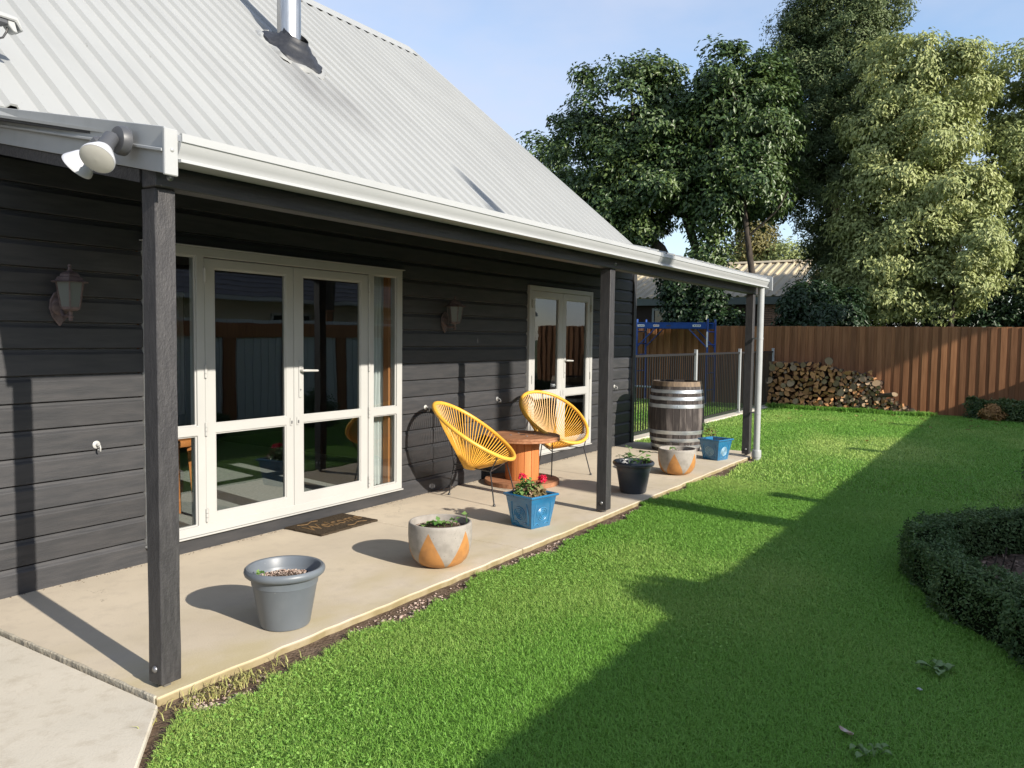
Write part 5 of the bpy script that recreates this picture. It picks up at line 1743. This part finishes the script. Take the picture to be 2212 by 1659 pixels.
def ribbed_y(ya, yb, pitch=0.30, h=0.05, base=0.13, top=0.06, th=0.02):
    d = Vector((rx_-ex, 0, rz_-ez)).normalized()
    nn_ = Vector((-d.z, 0, d.x))
    prof = []
    y_ = ya
    while y_ < yb-0.05:
        a = y_+pitch/2
        prof += [(y_, 0), (a-base/2, 0), (a-top/2, h), (a+top/2, h), (a+base/2, 0)]
        y_ += pitch
    prof.append((yb, 0))
    vs, fs = [], []
    k = len(prof)
    for lay in (0, -th):
        for P in (Vector((ex, 0, ez)), Vector((rx_, 0, rz_))):
            for py, ph in prof:
                q = P+nn_*(ph+lay)
                vs.append((q.x, py, q.z))
    for i in range(k-1):
        fs += [(i, i+1, k+i+1, k+i), (2*k+i, 3*k+i, 3*k+i+1, 2*k+i+1), (i, 2*k+i, 2*k+i+1, i+1), (k+i, k+i+1, 3*k+i+1, 3*k+i)]
    return MB().add(vs, fs)


nr = ribbed_y(6.72, 17.0).build('roof', 'tan_roof', nh)
MB().prism([(rx_-0.22, rz_-0.02), (rx_, rz_+0.075), (rx_+0.22, rz_-0.02)], 1, 6.70, 17.0).build('ridge_capping', 'tan_roof', nr)
MB().prism([(rx_, rz_-0.02), (rx_, rz_-0.04), (35.4, ez-0.02), (35.4, ez)], 1, 6.72, 17.0).build('roof_back', 'tan_roof', nh)
MB().box(ex-0.03, ex+0.01, 6.70, 17.0, ez-0.27, ez-0.03).build('fascia', 'fascia_grey', nh, bevel=0.004)
MB().prism([(ex, ez-0.26), (ex, ez-0.03), (rx_, rz_-0.03), (35.4, ez-0.03), (35.4, ez-0.26), (rx_, rz_-0.26)], 1, 6.665, 6.70).build('gable_barge', 'fascia_grey', nh, bevel=0.004)
MB().prism([(27.45, -0.1), (27.45, 3.0), (31.2, 4.3), (34.9, 3.0), (34.9, -0.1)], 1, 7.06, 7.30).build('gable_wall', 'mortar', nh)
MB().box(27.42, 27.60, 7.31, 17.0, -0.1, 2.95).build('front_wall', 'dark_wall', nh)
wn_ = MB().grid([0, 0.08, 1.35, 1.43, 2.2, 2.28], [1.0, 1.08, 2.54, 2.62], lambda i, j: i in (1, 3) and j == 1, 27.33, 27.42)
wo_ = wn_.build('window', 'window_grey', nh, loc=(0, 0, 0))
wo_.rotation_euler = (0, 0, PI/2)
wo_.location = (27.42+27.33, 9.35, 0.0)
pg = MB().box(27.38, 27.40, 9.40, 11.60, 1.06, 2.56).build('window_pane', 'dark_glass', nh)
bk = MB().box(0.006, 0.234, -0.012, 0.03, 0.006, 0.070).mesh('brick', 'brick_clay', bevel=0.003)
for i in range(17):
    z = 1.62+i*0.078
    for j in range(9):
        x = 27.46+j*0.24+(0.12 if i % 2 else 0)
        if z < 2.75+(x-27.5)*0.34:
            link('brick', bk, nh, (x, 7.05, z))
for i in range(15):
    z = 1.62+i*0.078
    for j in range(3):
        link('brick', bk, nh, (27.42, 7.06+j*0.24+(0.12 if i % 2 else 0.24), z), (0, 0, -PI/2))

# ------------------------------------------------------------------ right-hand side, mostly out of the picture: it throws the lawn shadow and shows in the glass
YR = -2.16
sfn = thing('side_fence', 'side fence of pale corrugated panels and brown posts along the shaded lawn', 'fence', (0, YR, -0.1))
vs, fs = [], []
xs = np.arange(-6, 18.88, 0.09)
for i, x in enumerate(xs):
    yo = 0.0 if i % 2 else -0.02
    for z in (0, 1.86):
        vs += [(x, yo, z), (x+0.09, yo, z)]
prof = []
for i, x in enumerate(xs):
    yo = 0.0 if i % 2 else -0.02
    prof += [(x, yo), (x+0.0899, yo)]
k = len(prof)
vs = [(x, y_, 0) for x, y_ in prof]+[(x, y_, 1.86) for x, y_ in prof]+[(x, y_-0.02, 0) for x, y_ in prof]+[(x, y_-0.02, 1.86) for x, y_ in prof]
fs = []
for i in range(k-1):
    fs += [(i, i+1, k+i+1, k+i), (2*k+i, 3*k+i, 3*k+i+1, 2*k+i+1), (k+i, k+i+1, 3*k+i+1, 3*k+i), (i, 2*k+i, 2*k+i+1, i+1)]
MB().add(vs, fs).build('corrugated_panel', 'pale_sheet', sfn, fix=False)
MB().box(-6, 18.8, 0.001, 0.03, 1.55, 1.80).build('rail', 'fence_brown', sfn)
for x in np.arange(-0.6, 18, 1.35):
    MB().box(x-0.12, x+0.12, 0.001, 0.04, 0, 1.549).build('post', 'fence_brown', sfn)
for x in (-0.9, 3.2, 7.22, 11.32, 15.40):
    if x < 5:
        MB().box(x-0.08, x+0.08, -0.17, -0.042, 0, 1.85).build('post', 'fence_brown', sfn, bevel=0.004)
        continue
    po = MB().box(x-0.08, x+0.08, -0.17, -0.042, 0, 2.06).build('post', 'fence_brown', sfn, bevel=0.004)
    MB().box(x-0.11, x+0.11, -0.20, -0.015, 2.061, 2.09).build('post_cap', 'fence_brown', po, bevel=0.004)
for z in (0.3, 1.5):
    MB().box(-6, 18.8, -0.10, -0.042, z, z+0.09).build('rail', 'fence_brown', sfn)
sb = thing('side_shrub', 'rounded shrub showing over the side fence', 'shrub', (0, 0, 0))
link('foliage', crown_mesh('foliage', [(3.72, -2.95, 1.75, 0.42, 0.40, 0.48), (4.12, -2.95, 1.62, 0.35, 0.4, 0.45), (3.8, -2.95, 1.2, 0.5, 0.45, 0.6)], 300, 110, 0.06, 0.038, 'leaf_dark', 60, clump_r=0.12), sb)
rhs = thing('side_house', 'neighbour house with grey tiled roof beyond the side fence', 'house', (0, 0, 0))
MB().box(9, 29, -15, -9.0, -0.1, 2.5).build('wall', 'cream_wall', rhs)
rv, rf_ = [], []
nstep = 14
for i in range(nstep):
    y0_, y1_ = -8.4-i*0.3, -8.4-(i+1)*0.3
    z0_, z1_ = 2.52+i*0.155, 2.52+(i+1)*0.155
    rv.append((y0_, z0_+0.03))
    rv.append((y1_, z1_))
poly = rv+[(-12.6, 4.60), (-16.4, 2.6), (-16.4, 2.45), (-8.4, 2.45)]
MB().prism(poly, 0, 8.5, 29.5).build('roof', 'tile_roof', rhs)
MB().box(8.6, 29.4, -8.39, -8.30, 2.40, 2.52).build('gutter', 'gutter_white', rhs)
for x in (11, 15.5, 20, 24):
    f_ = MB().grid([x, x+0.06, x+1.44, x+1.5], [0.9, 0.96, 2.04, 2.1], lambda i, j: i == 1 and j == 1, -9.0, -8.94).build('window', 'white_joinery', rhs)
    MB().box(x+0.05, x+1.45, -8.985, -8.97, 0.95, 2.05).build('pane', 'dark_glass', f_)
cy = thing('slender_conifer', 'very slender tall conifer beyond the side fence', 'tree', (5.25, -7.6, -0.1))
MB().tube([(0, 0, 0), (0, 0, 3), (0, 0, 6), (0.0, 0, 8.2), (0.02, 0, 9.2), (0.02, 0, 9.75)], [0.17, 0.16, 0.15, 0.135, 0.08, 0.01], 12).build('trunk', 'bark', cy, smooth=60)
link('foliage', crown_mesh('foliage', [(0, 0, 7.3, 0.13, 0.13, 2.2), (0, 0, 4.5, 0.15, 0.15, 2.2)], 120, 24, 0.06, 0.03, 'leaf_dark', 61, clump_r=0.05), cy)
shd = thing('side_tree', 'spreading tree in the yard beyond the side fence', 'tree', (0, 0, 0))
limb(shd, 'trunk', [(17.0, -8.2, -0.1), (17.0, -8.1, 3.5), (17.1, -8.0, 7.5)], 0.2, 0.08)
rg = np.random.default_rng(70)
n_ = 30000
P = np.stack([rg.uniform(15.4, 18.1, n_), -8+rg.normal(size=n_)*0.55, 6.35+rg.random(n_)**0.9*2.4], 1)
P[:, 2] -= 0.24*np.sin(P[:, 0]*2.3)*rg.random(n_)+0.15
P[:, 1] = np.clip(P[:, 1], -9.2, -6.8)
P[:, 2] = np.maximum(P[:, 2], 6.07-0.472*(P[:, 1]+8))
keep = ((P[:, 0]-16.75)/1.4)**4+((P[:, 2]-7.4)/1.7)**4 < 1.0+0.25*rg.random(n_)
P = P[keep]
n_ = len(P)
v, f, t_ = leaf_geo(P, unit(rg.normal(size=(n_, 3))), unit(rg.normal(size=(n_, 3))), 0.22*(0.7+0.6*rg.random(n_)), 0.12, rg.random(n_))
link('crown', np_mesh('crown', v, f, 'leaf_dark', t_), shd)

# ------------------------------------------------------------------ box hedge with mulch bed, low hedge by the fence
def inpoly(x, y, poly):
    c_ = np.zeros(len(x), bool)
    for (xa, ya), (xb, yb) in zip(poly, poly[1:]+poly[:1]):
        c_ ^= ((ya > y) != (yb > y)) & (x < (xb-xa)*(y-ya)/(yb-ya+1e-12)+xa)
    return c_


HH = 0.29
cl = [Vector(p) for p in ((3.1, -1.15, 0), (3.95, -0.50, 0), (4.64, -0.05, 0), (4.9, 0.13, 0), (5.3, 0.34, 0), (5.65, 0.45, 0), (5.95, 0.48, 0), (6.25, 0.42, 0), (6.52, 0.27, 0), (6.88, -0.05, 0), (7.7, -0.85, 0))]
hw = 0.135
hedge = thing('box_hedge', 'clipped low box hedge curving round the mulch bed on the shaded lawn', 'hedge', (0, 0, 0))


def hedge_leaves(cl, hw, HH, n, ln, mat, seed, z0=-0.035):
    rg = np.random.default_rng(seed)
    seg = [(cl[i], cl[i+1]) for i in range(len(cl)-1)]
    L_ = np.array([(b-a).length for a, b in seg])
    ids = rg.choice(len(seg), n, p=L_/L_.sum())
    A0 = np.array([[*a] for a, b in seg])[ids]
    B0 = np.array([[*b] for a, b in seg])[ids]
    u = rg.random((n, 1))
    C = A0+(B0-A0)*u
    d = unit(B0-A0)
    sd_ = np.stack([d[:, 1], -d[:, 0], np.zeros(n)], 1)
    # blend the side direction towards the neighbours so the corner rounds off
    per = 2*HH+2*hw
    s = rg.random(n)*per
    side = np.where(s < HH, -1.0, np.where(s > HH+2*hw, 1.0, 0.0))
    off = np.where(side == 0, (s-HH)-hw, side*hw)
    zz = np.where(side == 0, HH, np.where(side < 0, s, per-s))
    # rounded shoulders
    ov = np.clip(zz-(HH-0.06), 0, 0.06)/0.06
    off = off*(1-0.10*ov*(np.abs(off) > hw*0.8))
    P = C+sd_*off[:, None]
    P[:, 2] = z0+zz
    nrm = np.where(side[:, None] == 0, np.array([[0, 0, 1.0]]), sd_*side[:, None])
    bumpy = (smooth_noise(P*np.array([1, 1, 1.4]), 9.0, seed)-0.5)*0.09+(smooth_noise(P, 28.0, seed+1)-0.5)*0.06+np.where(rg.random(n) < 0.05, 0.03*rg.random(n), 0)
    P = P+nrm*(bumpy[:, None]-0.02*rg.random((n, 1))**1+0.012*rg.normal(size=(n, 1)))
    Nn = unit(nrm*0.7+np.array([0, 0, 0.35])+rg.normal(size=(n, 3))*0.55)
    A = unit(nrm*0.5+rg.normal(size=(n, 3))*0.7+np.array([0, 0, 0.25]))
    t = np.clip(0.6*rg.random(n)+0.4*smooth_noise(P, 5.0, seed+2)-0.2, 0, 1)
    v, f, tt = leaf_geo(P, Nn, A, ln*(0.5+1.1*rg.random(n)**1.5), ln*0.55*(0.6+0.9*rg.random(n)), t)
    return np_mesh('foliage', v, f, mat, tt)


link('foliage', hedge_leaves(cl, hw, HH, 52000, 0.021, 'leaf_hedge', 80), hedge)
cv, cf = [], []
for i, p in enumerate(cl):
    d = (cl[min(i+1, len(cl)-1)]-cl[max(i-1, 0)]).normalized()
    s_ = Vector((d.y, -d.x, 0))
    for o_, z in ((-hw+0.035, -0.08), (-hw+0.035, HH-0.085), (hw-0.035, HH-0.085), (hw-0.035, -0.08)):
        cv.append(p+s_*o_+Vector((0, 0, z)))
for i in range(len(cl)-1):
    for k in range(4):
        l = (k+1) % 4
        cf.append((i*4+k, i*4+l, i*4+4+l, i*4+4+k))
MB().add(cv, cf).build('shade_core', 'hedge_core', hedge)  # near-black solid stands in for the shade inside the foliage
BEDP = [(3.1, -2.1), (7.7, -2.1), (7.7, -0.9), (6.82, -0.12), (6.46, 0.19), (6.22, 0.34), (5.95, 0.40), (5.68, 0.37), (5.35, 0.26), (4.95, 0.05), (4.68, -0.13), (4.0, -0.58), (3.1, -1.2)]
bed = MB().prism(BEDP, 2, -0.09, -0.005).build('mulch_bed', 'mulch')
struct(bed)
rg = np.random.default_rng(90)
n_ = 2600
P = np.stack([rg.uniform(4.2, 7.2, n_), rg.uniform(-1.9, 0.2, n_), 0.005+0.012*rg.random(n_)], 1)
keep = inpoly(P[:, 0], P[:, 1], BEDP)
P = P[keep]
n_ = len(P)
Nn = unit(np.array([[0, 0, 1.0]])+rg.normal(size=(n_, 3))*0.35)
v, f, t_ = leaf_geo(P, Nn, unit(rg.normal(size=(n_, 3))*np.array([1, 1, 0.1])), 0.03+0.05*rg.random(n_), 0.012+0.018*rg.random(n_), rg.random(n_)**2, 0.05)
stuff(link('bark_chips', np_mesh('bark_chips', v, f, 'mulch_chip', t_)))
rk = thing('garden_stake_plant', 'pale bare stems standing in the mulch bed inside the hedge corner', 'plant', (5.95, 0.18, 0))
for k in range(4):
    MB().tube([(0.09*k-0.2, -0.05*k, -0.02), (0.09*k-0.2+0.02*((k*7) % 3-1), -0.05*k-0.03, 0.13+0.03*(k % 3))], 0.0045, 6).build('stem', 'bark', rk)
h2 = thing('low_hedge', 'low dark clipped hedge against the foot of the timber fence at the right', 'hedge', (0, 0, 0))
link('foliage', hedge_leaves([Vector((18.55, 0.95, 0)), Vector((18.35, 0.2, 0)), Vector((17.9, -0.9, 0)), Vector((17.5, -1.8, 0))], 0.20, 0.36, 16000, 0.045, 'leaf_dark', 81), h2)
MB().prism([(18.6, 0.9), (18.4, 0.9), (18.2, 0.15), (17.75, -0.9), (17.35, -1.8), (17.65, -1.8), (18.05, -0.9), (18.5, 0.2)], 2, -0.08, 0.24).build('shade_core', 'hedge_core', h2)  # dark filler block, shade within the low hedge put into its colour
rb = thing('rusty_shrub', 'small orange brown dying shrub in the low hedge by the fence', 'shrub', (0, 0, 0))
link('foliage', crown_mesh('foliage', [(18.15, 0.50, 0.12, 0.19, 0.17, 0.17)], 40, 60, 0.045, 0.03, 'leaf_rust', 82, clump_r=0.07), rb)
rs = thing('dark_shrub', 'dark shrub cut off by the right edge of the picture beyond the hedge', 'shrub', (0, 0, 0))
link('foliage', crown_mesh('foliage', [(9.2, -0.36, 0.22, 0.33, 0.33, 0.35)], 90, 60, 0.04, 0.022, 'leaf_hedge', 83, clump_r=0.10), rs)

# ------------------------------------------------------------------ grass
def in_lawn(x, y):
    e = np.where(x < 1.9, np.interp(x, [0.2, 0.9, 1.5, 1.86], [1.05, 1.76, 2.46, 2.78]), lawn_edge(x)+0.02*np.sin(x*31)+0.015*np.sin(x*57+2))
    ok = (y < e) & (x < 10.66)
    ok |= (x >= 10.66) & (x < 18.55) & (y < 4.82)
    ok |= (x >= 10.66) & (x < 18.85) & (y > 5.06)
    # keep clear of hedge and bed
    inb = inpoly(x, y, BEDP)
    for a_, b_ in zip(cl[:-1], cl[1:]):
        dx_, dy_ = b_.x-a_.x, b_.y-a_.y
        u_ = np.clip(((x-a_.x)*dx_+(y-a_.y)*dy_)/(dx_*dx_+dy_*dy_), 0, 1)
        inb |= np.hypot(x-a_.x-u_*dx_, y-a_.y-u_*dy_) < 0.12
    return ok & ~inb


def scatter(n, x0, x1, y0, y1, seed, margin=0.03):
    rg = np.random.default_rng(seed)
    x = rg.uniform(x0, x1, n)
    y = rg.uniform(y0, y1, n)
    P = np.stack([x, y, np.full(n, -0.028)], 1)
    u, v_, z = proj(P)
    k = in_lawn(x, y) & (z > 0.2) & (u > -margin) & (u < 1+margin) & (v_ > -margin) & (v_ < 1+margin)
    return P[k], rg


def grass(name, P, rg, hgt, wid, seed):
    n = len(P)
    pn = smooth_noise(P[:, :2], 1.7, 5)
    pn2 = smooth_noise(P[:, :2], 5.5, 6)
    h = hgt*(0.55+0.75*rg.random(n))*(0.75+0.5*pn2)
    a = rg.random(n)*2*PI
    lean = 0.55+1.0*rg.random(n)
    dr = np.stack([np.cos(a), np.sin(a), np.zeros(n)], 1)
    sd_ = np.stack([-np.sin(a), np.cos(a), np.zeros(n)], 1)
    w = wid*(0.7+0.6*rg.random(n))
    tw = rg.normal(size=n)*0.6
    sd_ = unit(sd_*np.cos(tw)[:, None]+dr*np.sin(tw)[:, None])
    v = np.empty((n, 5, 3))
    v[:, 0] = P-sd_*w[:, None]/2
    v[:, 1] = P+sd_*w[:, None]/2
    mid = P+dr*(h*lean*0.35)[:, None]
    mid[:, 2] += h*0.62
    v[:, 2] = mid-sd_*w[:, None]*0.42
    v[:, 3] = mid+sd_*w[:, None]*0.42
    tip = P+dr*(h*lean)[:, None]
    tip[:, 2] += h*(1.08-0.38*lean)
    v[:, 4] = tip
    b = (np.arange(n)*5)[:, None]
    f = np.concatenate([b+np.array([[0, 1, 3]]), b+np.array([[0, 3, 2]]), b+np.array([[2, 3, 4]])], 0)
    pn3 = smooth_noise(P[:, :2], 0.6, 8)
    t = np.clip(0.55*rg.random(n)**1.5+0.75*(pn-0.42)+0.35*(pn2-0.5)+0.7*(pn3-0.5), 0, 1)
    return np_mesh(name, v.reshape(-1, 3), f, 'grass_blade', np.repeat(t, 5), smooth=False)


parts = [(480000, 1.0, 4.6, -1.5, 3.0, 0.025, 0.0027), (420000, 4.6, 8.5, -1.5, 3.2, 0.027, 0.0042), (300000, 8.5, 18.9, -2.0, 9.0, 0.030, 0.0080)]
for i, (n_, a, b, c_, d_, hh, ww) in enumerate(parts):
    P, rg = scatter(n_, a, b, c_, d_, 100+i)
    stuff(link('grass', grass('grass', P, rg, hh, ww, i)))
# clover leaves among the grass
P, rg = scatter(60000, 1.0, 6.0, -1.5, 3.0, 120)
pn = smooth_noise(P[:, :2], 2.6, 9)
P = P[(pn > 0.40+0.45*rg.random(len(P))) & (P[:, 1] > 1.1+0.5*rg.random(len(P)))]
n_ = len(P)
k3 = np.arange(3)
an = rg.random((n_, 1))*6.28+k3[None]*2.094
A = np.stack([np.cos(an), np.sin(an), np.zeros_like(an)], -1).reshape(-1, 3)
Q = np.repeat(P, 3, 0)
Q[:, 2] += np.repeat(0.016+0.014*rg.random(n_), 3)
Nn = unit(np.array([[0, 0, 1.0]])+np.repeat(rg.normal(size=(n_, 3))*0.3, 3, 0))
v, f, t_ = leaf_geo(Q, Nn, A, 0.0055+0.0025*rg.random(n_*3), 0.007, np.repeat(np.clip(rg.random(n_), 0, 1), 3), 0.05)
stuff(link('clover', np_mesh('clover', v, f, 'clover_leaf', t_)))
# gravel and crumbs along the slab edge
rg = np.random.default_rng(130)
n_ = 2600
x = 1.95+rg.random(n_)**1.5*8.5
y = lawn_edge(x)-0.03+(2.925-lawn_edge(x))*rg.random(n_)
k = (smooth_noise(np.stack([x*1.0, y*0.2], 1), 4.0, 3)+0.35*rg.random(n_)) > 0.55
x, y = x[k], y[k]
P = np.stack([x, y, np.full(len(x), -0.034)], 1)
pebble_mesh(P, 0.004+0.010*rg.random(len(x))**2.2, 'edge_gravel', None, 'pebble', rg)
# grit and blown dirt lying along the foot of the wall
rg = np.random.default_rng(135)
n_ = 700
P = np.stack([1.9+rg.random(n_)*8.4, 4.745-np.abs(rg.normal(size=n_))*0.022, np.full(n_, 0.001)], 1)
pebble_mesh(P, 0.002+0.005*rg.random(n_)**2.5, 'wall_grit', None, 'soil', rg)
# straw-coloured tufts at the near corner and long grass at the foot of the wood stack
rg = np.random.default_rng(140)
n_ = 260
P = np.stack([rg.normal(size=n_)*0.16+2.15, np.full(n_, 2.83)+rg.normal(size=n_)*0.035, np.full(n_, -0.036)], 1)
P = P[(P[:, 0] > 1.5) & (P[:, 1] < 2.93)]
mk('straw_grass', (0.20, 0.27, 0.06), tint=(0.50, 0.44, 0.17), rough=0.6, trans=0.2)
gm_ = grass('edge_tuft', P, rg, 0.035, 0.004, 3)
gm_.materials.clear()
gm_.materials.append(MATS['straw_grass'])
stuff(link('edge_tuft', gm_))
n_ = 5200
P = np.stack([18.30-np.abs(rg.normal(size=n_))*0.10, rg.uniform(1.5, 4.9, n_), np.full(n_, -0.028)], 1)
stuff(link('long_grass', grass('long_grass', P, rg, 0.11, 0.012, 4)))

# small things lying on the lawn
dl = D.meshes.new('dry_leaf')


def curled_leaf(ln, wd, mat, seed):
    r_ = random.Random(seed)
    vs, fs = [], []
    for i in range(6):
        u = i/5
        w = wd*math.sin(PI*min(max(u, 0.06), 0.96))
        for s_ in (-1, 0, 1):
            vs.append((ln*(u-0.5), s_*w/2, 0.25*wd*abs(s_)+0.35*ln*(u-0.5)**2+r_.uniform(0, 0.002)))
    for i in range(5):
        for s_ in range(2):
            a = i*3+s_
            fs.append((a, a+1, a+4, a+3))
    return MB().add(vs, fs).mesh('fallen_leaf', mat, smooth=60, fix=False)


o = link('fallen_leaf', curled_leaf(0.075, 0.038, 'pale_leaf', 1), None, (3.19, 0.52, -0.008), (0.2, 0.1, 0.9))
tag(o, 'pale brown curled leaf lying on the shaded grass nearest the camera', 'leaf')
o = link('fallen_leaf', curled_leaf(0.04, 0.026, 'lamp_bulb_back', 2), None, (3.77, 0.325, -0.008), (0.1, 0.2, 0.2))
tag(o, 'small white petal-like scrap on the shaded grass near the weed rosette', 'leaf')
o = link('fallen_leaf', curled_leaf(0.09, 0.05, 'leaf_rust', 3), None, (12.8, 1.95, 0.0), (0.1, 0.2, 0.5))
tag(o, 'single orange leaf on the far lawn beside the shadow edge', 'leaf')
lm_ = [curled_leaf(0.085, 0.035, 'dry_leaf', s) for s in range(4, 8)]
rr = random.Random(12)
for k in range(34):
    o = link('fallen_leaf', rr.choice(lm_), None, (rr.uniform(15.5, 18.2), rr.uniform(-0.2, 4.6), 0.004), (rr.uniform(-.3, .3), rr.uniform(-.3, .3), rr.random()*6))
    tag(o, 'yellowed fallen leaf on the lawn in front of the firewood and fence', 'leaf', 'fallen leaves on the far lawn')


def rosette(loc, r, nl, label, seed):
    t = thing('weed_rosette', label, 'weed', loc)
    rg = np.random.default_rng(seed)
    for k in range(nl):
        a = 2*PI*k/nl+rg.normal()*0.5
        ox, oy = rg.normal(size=2)*r*0.45
        l_ = r*(0.5+0.6*rg.random())
        vs, fs = [], []
        for i in range(6):
            u = i/5
            w = l_*0.62*(math.sin(PI*(0.12+0.82*u**1.2))*(1+0.10*(-1)**i))
            x = l_*(0.05+u)
            z = 0.022+0.018*math.sin(u*2.6)+0.004*(k % 3)
            for s_ in (-1, 0, 1):
                py_ = s_*w/2
                vs.append((ox+x*math.cos(a)-py_*math.sin(a), oy+x*math.sin(a)+py_*math.cos(a), z+0.006*abs(s_)))
        for i in range(5):
            for s_ in range(2):
                q = i*3+s_
                fs.append((q, q+1, q+4, q+3))
        MB().add(vs, fs).build('leaf', 'weed_leaf', t, smooth=60, fix=False)
    return t


mk('weed_leaf', (0.12, 0.21, 0.06), (0.17, 0.26, 0.09), scale=(30, 30, 30), rough=0.5, trans=0.2)
rosette((4.06, 0.27, -0.028), 0.060, 16, 'broad-leaved weed rosette in the shaded lawn near the hedge', 1)
rosette((3.07, 0.41, -0.028), 0.050, 12, 'weed rosette at the bottom edge of the lawn nearest the camera', 2)
